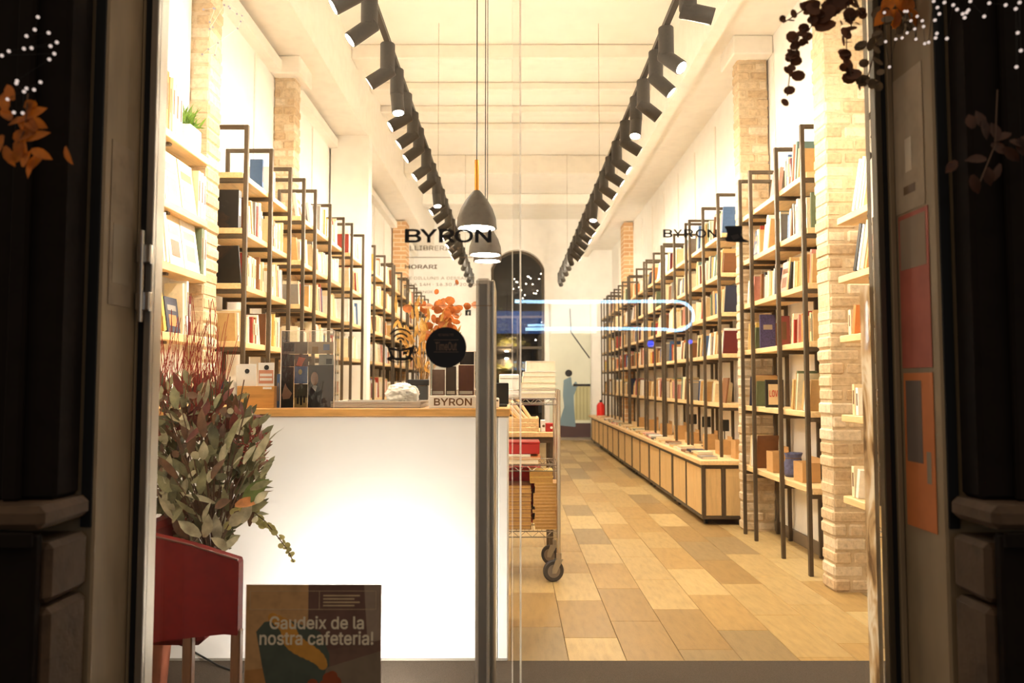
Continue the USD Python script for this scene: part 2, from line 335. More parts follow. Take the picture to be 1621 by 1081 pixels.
# banner beside the arch: a plain generic print
bx0, bx1 = at_y(870, 600, YB)[0], at_y(935, 600, YB)[0]; bz0, bz1 = .06, at_y(900, 482, YB)[2]
YBN = YB - .05
bn = thing('exhibition_banner', 'tall pale green printed banner standing against the end wall', 'banner', ((bx0 + bx1) / 2, YBN, 0))
part(bn, 'panel', cbox(bx0, YBN, bz0, bx1, YBN + .03, bz1, .003), mat('banner_green', (222, 224, 206), .6, var=.08, scale=1.5))
part(bn, 'base_rail', cbox(bx0 - .01, YBN - .04, 0, bx1 + .01, YBN + .04, .055), M_alu)
bw = bx1 - bx0
part(bn, 'floor_print', box(bx0 + .01, YBN - .002, bz0, bx1 - .01, YBN, .36), mat('banner_plum', (84, 62, 62), .6))
fig = Polygon([(bx0 + .24 * bw, .33), (bx0 + .60 * bw, .30), (bx0 + .57 * bw, .62), (bx0 + .56 * bw, .95), (bx0 + .66 * bw, 1.16), (bx0 + .63 * bw, 1.22), (bx0 + .53 * bw, 1.10), (bx0 + .50 * bw, 1.32), (bx0 + .36 * bw, 1.26), (bx0 + .34 * bw, .95), (bx0 + .37 * bw, .7)]).buffer(.02)
part(bn, 'figure_print', ext_xz(fig, YBN - .003, YBN), mat('banner_blue', (120, 146, 160), .6))
part(bn, 'hair_print', ext_xz(Point(bx0 + .46 * bw, 1.42).buffer(.075), YBN - .003, YBN), M_ink)
part(bn, 'pedestal_print', box(bx0 + .6 * bw, YBN - .0025, .42, bx1 - .02, YBN, 1.14), mat('banner_cream', (190, 186, 144), .6))
for q in range(4): part(bn, 'pleat_print', box(bx0 + (.64 + q * .085) * bw, YBN - .0035, .44, bx0 + (.66 + q * .085) * bw, YBN - .0025, 1.12), mat('banner_olive', (160, 156, 116), .6))
part(bn, 'pedestal_rim_print', box(bx0 + .57 * bw, YBN - .004, 1.14, bx1 - .01, YBN, 1.19), M_ink)
part(bn, 'curve_print', ext_xz(LineString([(bx0 + .5 * bw, bz1 - .1), (bx0 + .52 * bw, 2.3), (bx0 + .8 * bw, 1.95), (bx1 - .03, 1.75)]).buffer(.013), YBN - .003, YBN), M_ink)

# ------------------------------------------------------------------ bookcases
SHELF_Z = (2.515, 2.155, 1.80, 1.43, .985)          # undersides of the planks
PT = .038                                          # plank thickness
SLOTS = []                                         # (side, y0, y1, z_top_of_plank, clear height, phrase, level word, front x, back x)
LEVELS = ('top shelf', 'second shelf down', 'third shelf down', 'fourth shelf down', 'fifth shelf down', 'lowest shelf')
def sq(x0, y0, z0, x1, y1, z1): return cbox(x0, y0, z0, x1, y1, z1, .002)
def bookcase(label, phrase, side, ys, levels, top, xf, xb, foot=0.0, group=None, yend=None, y0=None):
    """ladder frames of square steel tube standing across the wall at the depths ys, planks laid over their rungs"""
    sg = 1 if side == 'right' else -1; T = .013
    t = thing('bookcase', label, 'bookcase', ((xf + xb) / 2, ys[0], foot), group=group)
    for y in ys:
        part(t, 'front_post', sq(xf - T, y - T, foot, xf + T, y + T, top), M_iron, smooth=False)
        part(t, 'rear_post', sq(xb - T, y - T, foot, xb + T, y + T, top), M_iron, smooth=False)
        part(t, 'top_bar', sq(xf + sg * T, y - T, top - .026, xb - sg * T, y + T, top), M_iron, smooth=False)
        for z in levels:
            part(t, 'rung', sq(xf + sg * T, y - T, z - .027, xb - sg * T, y + T, z - .001), M_iron, smooth=False)
    a, b = (y0 if y0 else ys[0] - .02), (yend if yend else ys[-1] + .10)
    for i, z in enumerate(levels):
        part(t, 'shelf', cbox(min(xf + sg * .016, xb), a, z, max(xf + sg * .016, xb), b, z + PT, .003), M_plank, smooth=False)
        above = (levels[i - 1] - .03 if i else top + .25)
        for k in range(len(ys)):
            s0 = (a if k == 0 else ys[k] + .016); s1 = (ys[k + 1] - .016 if k + 1 < len(ys) else b)
            if s1 - s0 > .12: SLOTS.append((side, s0, s1, z + PT, above - z - PT, phrase, i, xf + sg * .016, xb))
    return t
bookcase('floor standing right bookcase with six shelves between the brick pillars', 'tall right bookcase', 'right', [4.80, 5.28, 5.86, 6.13], SHELF_Z + (.505,), 2.865, 1.865, 2.125, 0, yend=6.2)
RIGHT_UNITS = ([6.79, 7.33, 7.89], [8.06, 8.64, 9.23], [9.38, 9.9, 10.45], [10.64, 11.27, 11.97], [12.12, 12.72, 13.2], [13.75, 14.2, 14.68], [14.85, 15.3, 15.76])
ORD = ('first', 'second', 'third', 'fourth', 'fifth', 'sixth', 'seventh', 'eighth', 'ninth', 'tenth', 'eleventh', 'twelfth', 'thirteenth', 'fourteenth', 'fifteenth', 'sixteenth', 'seventeenth', 'eighteenth',
       'nineteenth', 'twentieth') + tuple(f'{k}th' if k % 10 not in (1, 2, 3) else f'{k}{("st", "nd", "rd")[k % 10 - 1]}' for k in range(21, 80))
BT = .545
for i, ys in enumerate(RIGHT_UNITS):
    bookcase(f'black framed bookcase, {ORD[i]} of those standing on the right bench', f'{ORD[i]} right bench bookcase', 'right', ys, SHELF_Z, 2.92, 1.865, 2.125, BT, 'bookcases on the right bench', y0=ys[0] - .04)
LEFT_UNITS = ([4.81, 5.31, 5.77], [6.08, 6.44, 6.97, 7.53], [7.8, 8.4], [9.06, 9.78, 10.43], [10.6, 11.28, 11.88], [12.05, 12.75, 13.1], [13.75, 14.3, 14.9])
for i, ys in enumerate(LEFT_UNITS):
    xf = -1.71 + min(.055, (ys[0] - 4.8) * .016)
    bookcase(f'black framed bookcase along the left wall, {ORD[i]} from the street', f'{ORD[i]} left bookcase', 'left', ys, SHELF_Z + (.505,), 2.865, xf, xf - .31, 0, 'bookcases along the left wall', yend=ys[-1] + .06)

# bench of pale crates on casters with one continuous top
solo('worktop', [cbox(1.60, 6.48, .507, 2.15, 15.95, BT, .004)], M_plank, 'continuous pale pine top of the long low bench along the right wall', 'worktop', smooth=False)
edges = [6.50, 7.72, 9.02, 10.3, 11.6, 12.9, 14.2, 15.5]
def cabinet(i, a, b):
    t = thing('bench_cabinet', f'pale pine bench cabinet on casters, {ORD[i]} from the street', 'cabinet', (1.85, a, 0), group='cabinets under the right bench')
    x0, x1 = 1.615, 2.10; z0, z1 = .075, .505; T = .03
    for y in (a, (a + b) / 2 - T / 2, b - T - .012):
        part(t, 'front_post', sq(x0, y, .05, x0 + T, y + T, z1), M_iron, smooth=False)
    for y in (a, b - T - .012): part(t, 'rear_post', sq(x1 - T, y, .05, x1, y + T, z1), M_iron, smooth=False)
    part(t, 'front_rail', sq(x0 + .001, a + T, .05, x0 + T - .001, b - T - .012, .075), M_iron, smooth=False)
    part(t, 'front_rail', sq(x0 + .001, a + T, z1 - .028, x0 + T - .001, b - T - .012, z1 - .001), M_iron, smooth=False)
    part(t, 'end_rail', sq(x0 + T, a + .001, .05, x1 - T, a + T - .001, .075), M_iron, smooth=False)
    part(t, 'end_rail', sq(x0 + T, a + .001, z1 - .028, x1 - T, a + T - .001, z1 - .001), M_iron, smooth=False)
    m = (a + b) / 2
    for u, v in ((a + T + .004, m - T / 2 - .004), (m + T / 2 + .004, b - T - .016)):
        n = 2; w_ = (v - u) / n
        for q in range(n):
            part(t, 'front_panel', cbox(x0 + .006, u + q * w_ + .002, z0 + .004, x0 + .02, u + (q + 1) * w_ - .002, z1 - .03, .002), M_panel, smooth=False)
    xm = 1.80
    part(t, 'end_post', sq(xm - .015, a, .05, xm + .015, a + T, z1), M_iron, smooth=False)
    for u, v in ((x0 + T + .004, xm - .019), (xm + .019, x1 - T - .004)):
        part(t, 'end_panel', cbox(u, a + .006, z0 + .004, v, a + .02, z1 - .03, .002), M_panel, smooth=False)
    for y in (a + .09, b - .12):
        for x in (x0 + .05, x1 - .07):
            part(t, 'caster', [cyl((x - .012, y, .026), (x + .012, y, .026), .026, 12), box(x - .017, y - .012, .026, x + .017, y + .012, .052)], M_black)
for i in range(7): cabinet(i, edges[i], edges[i + 1])

# wall shelves in front of the near pillars: separate planks
NEAR_Z_L = [at_y(333, 262, 4.43)[2], at_y(335, 361, 4.43)[2], at_y(335, 448, 4.43)[2], at_y(335, 546, 4.43)[2], .985]
for i, z in enumerate(NEAR_Z_L):
    t = thing('wall_shelf', f'thick pine wall shelf at near left, {ORD[i]} from the top', 'shelf', (-1.9, 3.6, z), group='wall shelves at near left')
    part(t, 'plank', cbox(-2.05 if False else -1.928, 2.9, z, -1.80 + .0 if i < 9 else 0, 4.44, z + .045, .004), M_plank, smooth=False)
    for y in (3.2, 4.0): part(t, 'bracket', sq(-1.928, y - .015, z - .016, -1.83, y + .015, z - .001), M_iron, smooth=False)
NEAR_Z_R = [at_y(1332, 357, 4.30)[2], at_y(1337, 449, 4.30)[2], 1.43, .985, .53]
for i, z in enumerate(NEAR_Z_R):
    t = thing('wall_shelf', f'thick pine wall shelf at near right by the door frame, {ORD[i]} from the top', 'shelf', (1.95, 3.6, z), group='wall shelves at near right')
    part(t, 'plank', cbox(1.865, 2.9, z, 2.118, 4.31, z + .04, .004), M_plank, smooth=False)
    for y in (3.2, 4.0): part(t, 'bracket', sq(1.90, y - .015, z - .016, 2.118, y + .015, z - .001), M_iron, smooth=False)
# ------------------------------------------------------------------ books
def book_meshes(th, dep, h, cv=.0028):
    """spine at x=0 facing -x, thickness along +y, standing on z=0"""
    t = min(cv, th * .3)
    U = Polygon([(0, 0), (dep, 0), (dep, t), (t, t), (t, th - t), (dep, th - t), (dep, th), (0, th)])
    pages = box(t, t, .004, dep - .004, th - t, h - .004)
    return ext_xy(U, 0, h), pages
def place(m, side, xs_, y, z, lean, face=0):
    m = m.copy()
    if face: m = rot(m, PI / 2, [0, 0, 1], [0, 0, 0])
    if lean: m = rot(m, lean, [1, 0, 0], [0, 0, 0])
    if side == 'left': m.vertices[:, 0] *= -1; m.invert()
    m.apply_translation([xs_, y, z]); return m
PAL_R = ['cream'] * 6 + ['ivory'] * 6 + ['tan'] * 6 + ['white'] * 3 + ['brown'] * 4 + ['grey'] * 3 + ['tan'] * 3 + ['orange', 'red', 'black', 'blue', 'navy', 'green', 'yellow', 'maroon', 'pink', 'teal']
PAL_L = ['white'] * 8 + ['cream'] * 8 + ['ivory'] * 4 + ['white'] * 4 + ['tan', 'tan', 'brown', 'orange', 'yellow', 'grey', 'grey', 'blue', 'red', 'pink', 'black']
BOOKS = []           # dict(side, x, y, z, th, dep, h, lean, face, color, phrase, level)
def fill(side, s0, s1, z, clear, phrase, level, xf, xb, pal, density=.9):
    sg = 1 if side == 'right' else -1
    y = s0 + .01
    maxdep = abs(xb - xf) - .035
    while y < s1 - .05:
        r = rng.random()
        if r > density: y += rng.uniform(.05, .14); continue
        if r < .13 and s1 - y > .2:            # one shown face out, leaning back
            w_, h_ = rng.uniform(.13, .17), min(rng.uniform(.19, .25), clear - .03)
            if y + w_ < s1 - .01:
                BOOKS.append(dict(side=side, x=xf + sg * .05, y=y, z=z, th=rng.uniform(.012, .025), dep=w_, h=h_, lean=0, face=1, color=rng.choice(('white', 'cream', 'ivory', 'tan', 'white', 'cream', 'grey', 'brown', 'pink', 'navy')), phrase=phrase, level=level))
                y += w_ + .012; continue
        lean = 0 if rng.random() < (.2 if side == 'right' else .4) else math.radians(rng.uniform(6, 18))
        hs = rng.uniform(.18, .25); n = rng.randint(5, 13)
        if lean: y += hs * math.sin(lean) + .004
        for _ in range(n):
            th, h_ = rng.uniform(.011, .032), min(hs * rng.uniform(.82, 1.08), clear - .03)
            step = th / math.cos(lean) + .0015
            if y + step > s1 - .012: break
            BOOKS.append(dict(side=side, x=xf + sg * rng.uniform(.012, .04), y=y, z=z, th=th, dep=min(maxdep, rng.uniform(.12, .18)), h=h_, lean=lean, face=0, color=rng.choice(pal), phrase=phrase, level=level))
            y += step
        y += rng.uniform(.004, .02)
for (side, s0, s1, z, clear, phrase, level, xf, xb) in SLOTS:
    if side == 'left' and level >= 4 and s0 < 8.5: continue      # hidden behind the counter
    if side == 'right' and level == 5 and s1 - s0 > 0: pass
    dens = .92 if side == 'right' else .86
    if level == 0: dens = .55
    if phrase == 'first left bookcase' and s0 < 5 and level in (1, 2):
        BOOKS.append(dict(side='left', x=xf - .03, y=s0 + (.02 if level == 1 else .09), z=z, th=(.055 if level == 1 else .02), dep=(.2 if level == 1 else .16), h=.25, lean=0 if level == 1 else math.radians(14), face=0, color='black', phrase=phrase, level=level))
        s0 += .09 if level == 1 else .13
    if side == 'left' and phrase == 'first left bookcase' and level == 0: continue
    if level == 5: dens = .5
    fill(side, s0, s1, z, min(clear, .34), phrase, level, xf, xb, PAL_R if side == 'right' else PAL_L, dens)
# near wall shelves
M_dark_covers = ('black', 'navy', 'blue', 'green', 'teal', 'maroon', 'red')
def near(side, z, items, phrase, level, xf, y0):
    y, prev = y0, False
    for (th, h, color, lean, face, dep) in items:
        ln = math.radians(lean)
        if ln > 0 and not prev: y += h * math.sin(ln) * .9
        prev = ln > 0
        BOOKS.append(dict(side=side, x=xf, y=y, z=z, th=th, dep=dep, h=h, lean=ln, face=face, color=color, phrase=phrase, level=level)); y += (dep if face else th / math.cos(ln)) + .012
PL, PR = 'near left wall shelf', 'near right wall shelf'
near('left', NEAR_Z_L[0] + .046, [(.03, .3, 'cream', 0, 0, .1), (.03, .31, 'orange', 0, 0, .1), (.025, .29, 'tan', 0, 0, .1), (.03, .3, 'cream', 0, 0, .1), (.035, .28, 'white', 0, 0, .1), (.03, .27, 'white', 0, 0, .1)], PL, 0, -1.815, 3.86)
near('left', NEAR_Z_L[1] + .046, [(.02, .26, 'cream', 6, 0, .1), (.02, .25, 'white', 6, 0, .1), (.02, .28, 'ivory', 0, 1, .19), (.02, .28, 'ivory', 0, 1, .19), (.03, .27, 'cream', 0, 0, .1), (.03, .27, 'white', 0, 0, .1), (.025, .26, 'white', 0, 0, .1)], PL, 1, -1.815, 3.84)
near('left', NEAR_Z_L[2] + .046, [(.02, .24, 'cream', 14, 0, .1), (.02, .24, 'white', 14, 0, .1), (.03, .26, 'cream', 12, 0, .1), (.02, .28, 'cream', 0, 1, .17), (.02, .28, 'white', 0, 1, .2), (.03, .27, 'green', 0, 0, .1), (.03, .27, 'white', 0, 0, .1)], PL, 2, -1.815, 3.84)
near('left', NEAR_Z_L[3] + .046, [(.02, .26, 'tan', 0, 0, .1), (.03, .2, 'yellow', 18, 0, .11), (.02, .19, 'navy', 0, 1, .15), (.025, .28, 'cream', 4, 0, .1), (.025, .3, 'white', 0, 0, .1), (.03, .22, 'maroon', 0, 0, .1)], PL, 3, -1.815, 3.86)
near('right', NEAR_Z_R[0] + .041, [(.02, .27, 'ivory', 22, 0, .15), (.02, .28, 'white', 22, 0, .15), (.03, .28, 'cream', 22, 0, .15), (.03, .28, 'white', 22, 0, .15)], PR, 0, 1.88, 3.92)
near('right', NEAR_Z_R[1] + .041, [(.02, .25, 'tan', 20, 0, .15), (.04, .26, 'ivory', 20, 0, .15), (.025, .25, 'white', 20, 0, .15), (.03, .26, 'black', 20, 0, .15)], PR, 1, 1.88, 3.92)
near('right', NEAR_Z_R[2] + .041, [(.03, .16, 'orange', 10, 0, .12), (.03, .14, 'cream', 0, 0, .12)], PR, 2, 1.89, 4.15)
near('right', NEAR_Z_R[3] + .041, [(.03, .15, 'white', 0, 0, .12), (.03, .17, 'ivory', 0, 0, .12)], PR, 3, 1.89, 4.15)
near('right', NEAR_Z_R[4] + .041, [(.03, .16, 'white', 12, 0, .12), (.03, .17, 'cream', 0, 0, .12)], PR, 4, 1.89, 4.15)
# the first left bookcase's top shelf: a blue box of a book, a dark thick volume and pale ones
FL = 'first left bookcase'
for (y, th, h, c, lv, dx, dep) in ((5.35, .03, .25, 'blue', 0, .06, .09), (5.50, .05, .24, 'white', 0, .05, .16), (5.57, .04, .22, 'white', 0, .05, .16)):
    BOOKS.append(dict(side='left', x=-1.726 - dx, y=y, z=SHELF_Z[lv] + PT, th=th, dep=dep, h=h, lean=0, face=0, color=c, phrase=FL, level=lv))

# flat books along the bench and on the low right shelf
for k in range(40):
    y = 6.62 + k * .2 + rng.uniform(-.03, .03)
    n = rng.randint(1, 2)
    for q in range(n):
        BOOKS.append(dict(side='right', x=1.64 + rng.uniform(0, .03), y=y, z=BT + q * .022, th=.02, dep=.14, h=.15 + rng.random() * .03, lean=0, face=2, color=rng.choice(PAL_R), phrase='long right bench top', level=9))
BOOKS = [b for b in BOOKS if b['y'] < 15.9 and not (b['level'] == 5 and b['side'] == 'right' and (4.85 < b['y'] < 5.32 or 5.34 < b['y'] < 5.85)) and not (b['level'] in (3, 4) and b['side'] == 'right' and 5.17 < b['y'] < 5.79)]
BOOKS.sort(key=lambda b: b['y'] + (1.0 if b['side'] == 'left' and b['y'] > 6.9 else 0))
NEARB, FARB = BOOKS[:285], BOOKS[285:]
def build_book(b):
    cov, pg = book_meshes(b['th'], b['dep'], b['h'])
    out = []
    for m in (cov, pg):
        if b['face'] == 1:      # front cover facing the aisle
            m = m.copy(); m.apply_translation([0, -b['th'], 0]); m = rot(m, PI / 2, [0, 0, 1], [0, 0, 0])      # thickness along -x.. then flip
            m = rot(m, math.radians(8), [0, 1, 0], [0, 0, 0])
            if b['side'] == 'left': m.vertices[:, 0] *= -1; m.invert()
            m.apply_translation([b['x'], b['y'], b['z'] + .0005 + b['th'] * math.sin(math.radians(8))])
        elif b['face'] == 2:    # lying flat, spine to the aisle
            m = rot(m, PI / 2, [1, 0, 0], [0, 0, 0]); m.apply_translation([0, b['h'], 0])
            m.apply_translation([b['x'], b['y'], b['z'] + .0005])
        else:
            m = place(m, b['side'], b['x'], b['y'], b['z'] + .0008, b['lean'])
        out.append(m)
    return out
count = {}
NUMW = {}
for b in NEARB: count[(b['phrase'], b['level'])] = 0
LV = ('top', 'second', 'third', 'fourth', 'fifth', 'lowest')
for b in NEARB:
    k = (b['phrase'], b['level']); count[k] += 1
    size = 'thick' if b['th'] > .026 else 'slim' if b['th'] < .017 else 'medium'
    pose = 'face-out ' if b['face'] == 1 else 'leaning ' if b['lean'] > .05 else ''
    where = b['phrase'] if b['level'] == 9 else f"{b['phrase']}, {LV[b['level']]} level"
    pos = f'{ORD[count[k] - 1]} from the street'
    cov, pg = build_book(b)
    t = thing('book', f"{size} {pose}{b['color']} book, {pos}, {where}", 'book', (b['x'], b['y'], b['z']), group='books on ' + where)
    part(t, 'cover', cov, M_cov[b['color']], smooth=False)
    part(t, 'page_block', pg, M_pages, smooth=False)
    if b['th'] > .02 and not b['lean'] and b['face'] == 0:
        sg = -1 if b['side'] == 'right' else 1
        part(t, 'spine_title', box(b['x'], b['y'] + b['th'] * .25, b['z'] + b['h'] * .35, b['x'] + sg * .0006, b['y'] + b['th'] * .75, b['z'] + b['h'] * .8), M_brown_ink if b['color'] not in ('black', 'navy', 'brown', 'maroon') else M_paper, smooth=False)
    if b['face'] == 1:
        x = b['x']; sg = -1 if b['side'] == 'right' else 1
        V = [(0.02, .62, .9, .78), (.0, .18, .75, .5)]
        for (o, z0, w_, z1) in V:
            m = box(0, b['dep'] * (.5 - w_ / 2.6), b['h'] * z0, -.0008, b['dep'] * (.5 + w_ / 2.6), b['h'] * z1); m = rot(m, math.radians(8), [0, 1, 0], [0, 0, 0])
            if b['side'] == 'left': m.vertices[:, 0] *= -1; m.invert()
            m.apply_translation([b['x'], b['y'], b['z'] + .0005 + b['th'] * math.sin(math.radians(8))])
            part(t, 'cover_print', m, rng.choice([M_cov['orange'], M_cov['grey'], M_cov['brown'], M_cov['teal'], M_cov['pink']]), smooth=False)
fb = thing('shelved_books', 'rows of small books on the farther bookcases of both walls', 'books', (0, 12, 0), kind='stuff')
far = {}
for b in FARB:
    c, p = build_book(b); far.setdefault(b['color'], []).append(c); far.setdefault('pages', []).append(p)
for k in sorted(far): part(fb, 'book_pages' if k == 'pages' else 'book_covers', far[k], M_pages if k == 'pages' else M_cov[k], smooth=False, kind='stuff')
print('books', len(BOOKS), 'near', len(NEARB), 'far from y', FARB[0]['y'] if FARB else None)

# kraft card boxes and small black bookends along the back of the bench and the low right shelf
for i, (y, x, w_, h_, zb) in enumerate(((6.62, 2.0, .14, .16, BT), (7.02, 1.97, .15, .13, BT), (7.55, 1.98, .12, .15, BT), (8.3, 1.98, .16, .12, BT), (8.9, 1.98, .14, .16, BT), (9.7, 1.98, .18, .14, BT), (10.6, 1.98, .16, .15, BT), (11.5, 1.98, .2, .14, BT), (5.05, 1.98, .16, .13, .545), (5.62, 1.98, .14, .15, .545))):
    t = thing('kraft_box', f'open kraft card display box, {ORD[i]} along the right bench and low shelf', 'box', (x, y, zb), group='kraft boxes at the right wall')
    T = .004
    part(t, 'front_board', box(x - .06, y, zb, x - .06 + T, y + w_, zb + h_), M_kraft, smooth=False)
    part(t, 'back_board', box(x + .06 - T, y, zb, x + .06, y + w_, zb + h_ * 1.25), M_kraft, smooth=False)
    for yy in (y, y + w_ - T): part(t, 'side_board', box(x - .056, yy, zb, x + .056, yy + T, zb + h_), M_kraft, smooth=False)
    part(t, 'card_stack', box(x - .05, y + .01, zb, x + .05, y + w_ - .01, zb + h_ * .85), M_paper, smooth=False)
for i, y in enumerate((7.28, 7.95, 8.55)):
    t = thing('price_stand', f'small black price stand on the right bench, {ORD[i]} from the street', 'stand', (2.04, y, BT), group='black price stands on the bench')
    part(t, 'foot', cbox(1.98, y - .03, BT, 2.08, y + .03, BT + .012), M_black); part(t, 'stem', cyl((2.03, y, BT + .012), (2.03, y, BT + .22), .006, 8), M_black); part(t, 'plate', cbox(1.985, y - .006, BT + .2, 2.075, y + .006, BT + .31, .003), M_black)

# books on the tall right bookcase with their covers to the street
def street_book(px0, px1, py0, level, y, cover, prints, label):
    z = SHELF_Z[level] + PT if level < 5 else .505 + PT
    a, b, zt = at_y(px0, 600, y)[0], at_y(px1, 600, y)[0], at_y(0, py0, y)[2]
    t = thing('book', label, 'book', ((a + b) / 2, y, z), group='books turned to the street on the tall right bookcase')
    part(t, 'cover', [box(a, y, z + .0005, b, y + .003, zt), box(a, y + .017, z + .0005, b, y + .02, zt), box(a, y + .003, z + .0005, a + .003, y + .017, zt)], cover, smooth=False); part(t, 'page_block', box(a + .003, y + .003, z + .003, b - .003, y + .017, zt - .003), M_pages, smooth=False)
    for k, (nm, u0, u1, w0, w1, m) in enumerate(prints):
        part(t, nm, box(a + (b - a) * u0, y - .0006 * (k + 1), z + (zt - z) * w0, a + (b - a) * u1, y - .0006 * k, z + (zt - z) * w1), m, smooth=False)
    return a, b, z, zt
M_violet = mat('violet_print', (66, 58, 92), .4, var=.7, scale=90)
a, b, z, zt = street_book(1212, 1240, 601, 4, 5.62, M_cov['black'], [('panel_print', .14, .86, .1, .84, mat('beige_print', (206, 180, 138), .5))], 'black framed book with red letters LOVE, turned to the street')
LOVE_AT = (a + (b - a) * .2, z + (zt - z) * .38, a + (b - a) * .8, z + (zt - z) * .62, 5.618)
street_book(1205, 1229, 498, 3, 5.72, M_violet, [('title_print', .2, .8, .55, .7, M_grey_ink)], 'dark violet speckled book turned to the street')
street_book(1234, 1252, 500, 3, 5.36, mat('dusty_red', (140, 70, 58), .5), [('title_print', .3, .7, .2, .8, M_maroon if False else M_brown_ink)], 'dusty red book turned to the street')
t = thing('gift_pouch', 'blue and grey patterned cloth pouch on the low right shelf', 'pouch', (2.0, 5.42, .545))
m = lathe([[0, 0], [.055, 0], [.07, .03], [.066, .09], [.05, .13], [.062, .16], [.058, .165], [.045, .135], [0, .13]], (1.99, 5.4, .545), 24); v = m.vertices.copy(); v += (meshkit.noise(v * 22, 4) - .5)[:, None] * .012; v[:, 2] = np.maximum(v[:, 2], .5452); m.vertices = v
part(t, 'pouch_body', m, mat('pouch_cloth', (92, 92, 122), .7, var=.5, scale=45), smooth=True); part(t, 'drawstring', tube([(1.99 + .053 * math.cos(q), 5.4 + .053 * math.sin(q), .675) for q in np.linspace(0, 2 * PI, 20)], .003, 5), M_brown_ink)
# ------------------------------------------------------------------ counter
YC = 3.357
ct = thing('service_counter', 'long white front panelled service counter facing the door', 'counter', (-.9, YC, 0))
part(ct, 'front_panel', cbox(-1.80, YC, .0, -.064, YC + .03, 1.055, .004), M_white)
part(ct, 'corner_panel', cbox(-.062, YC - .002, .0, -.016, YC + .60, 1.055, .006), M_white)
part(ct, 'body', box(-1.80, YC + .031, 0, -.064, YC + .58, 1.05), M_white)
part(ct, 'plinth_line', box(-1.8, YC - .004, 0, -.02, YC - .0005, .012), mat('grey_silicone', (150, 142, 130), .7))
part(ct, 'oak_top', cbox(-1.82, YC - .012, 1.056, -.008, YC + .62, 1.09, .004), M_oak, smooth=False)
ZT = 1.09
def on_counter(px, py, y): return at_y(px, py, y)
# grey tray with a crumpled white bag
a, b = at_y(527, 640, 3.45)[0], at_y(668, 640, 3.45)[0]
t = thing('grey_tray', 'flat grey tray on the counter under the crumpled white bag', 'tray', ((a + b) / 2, 3.5, ZT))
part(t, 'tray_base', cbox(a, 3.40, ZT, b, 3.74, ZT + .018, .003), M_greypost)
part(t, 'tray_rim', join([cbox(a, 3.40, ZT + .018, b, 3.406, ZT + .03, .001), cbox(a, 3.734, ZT + .018, b, 3.74, ZT + .03, .001), cbox(a, 3.406, ZT + .018, a + .006, 3.734, ZT + .03, .001), cbox(b - .006, 3.406, ZT + .018, b, 3.734, ZT + .03, .001)]), M_greypost, smooth=False)
c = at_y(636, 618, 3.52); m = trimesh.creation.icosphere(4, 1.0); v = m.vertices.copy()
n = meshkit.fbm(v * 2.6 + 5, 4, 3) - .5; n2 = np.abs(meshkit.fbm(v * 5 + 9, 3, 8) - .5)
v *= (1 + .55 * n - .5 * n2)[:, None]; v *= [.078, .09, .052]; v[:, 2] = np.maximum(v[:, 2], -.04); m.vertices = v
m.apply_translation([c[0], 3.54, ZT + .019 + .0405])
t = thing('paper_bag', 'crumpled white carrier bag lying on the grey tray', 'bag', (c[0], 3.54, ZT + .019))
part(t, 'bag_body', m, M_paper, smooth=True)
part(t, 'handle', tube(curve((c[0] + .03, 3.50, ZT + .09), (c[0] + .09, 3.46, ZT + .12), (c[0] + .082, 3.45, ZT + .031), 10), .004), M_paper)
# dark grey card holder behind the bag
a, b = at_y(655, 600, 3.78)[0], at_y(679, 600, 3.78)[0]
t = thing('till_display', 'small dark grey till display behind the white bag', 'till display', ((a + b) / 2, 3.78, ZT))
part(t, 'screen_housing', cbox(a - .03, 3.76, ZT + .1, b, 3.80, ZT + .13, .003), M_black); part(t, 'body', cbox(a + .006, 3.765, ZT, b - .004, 3.80, ZT + .099, .003), mat('slate_plastic', (74, 76, 76), .5))
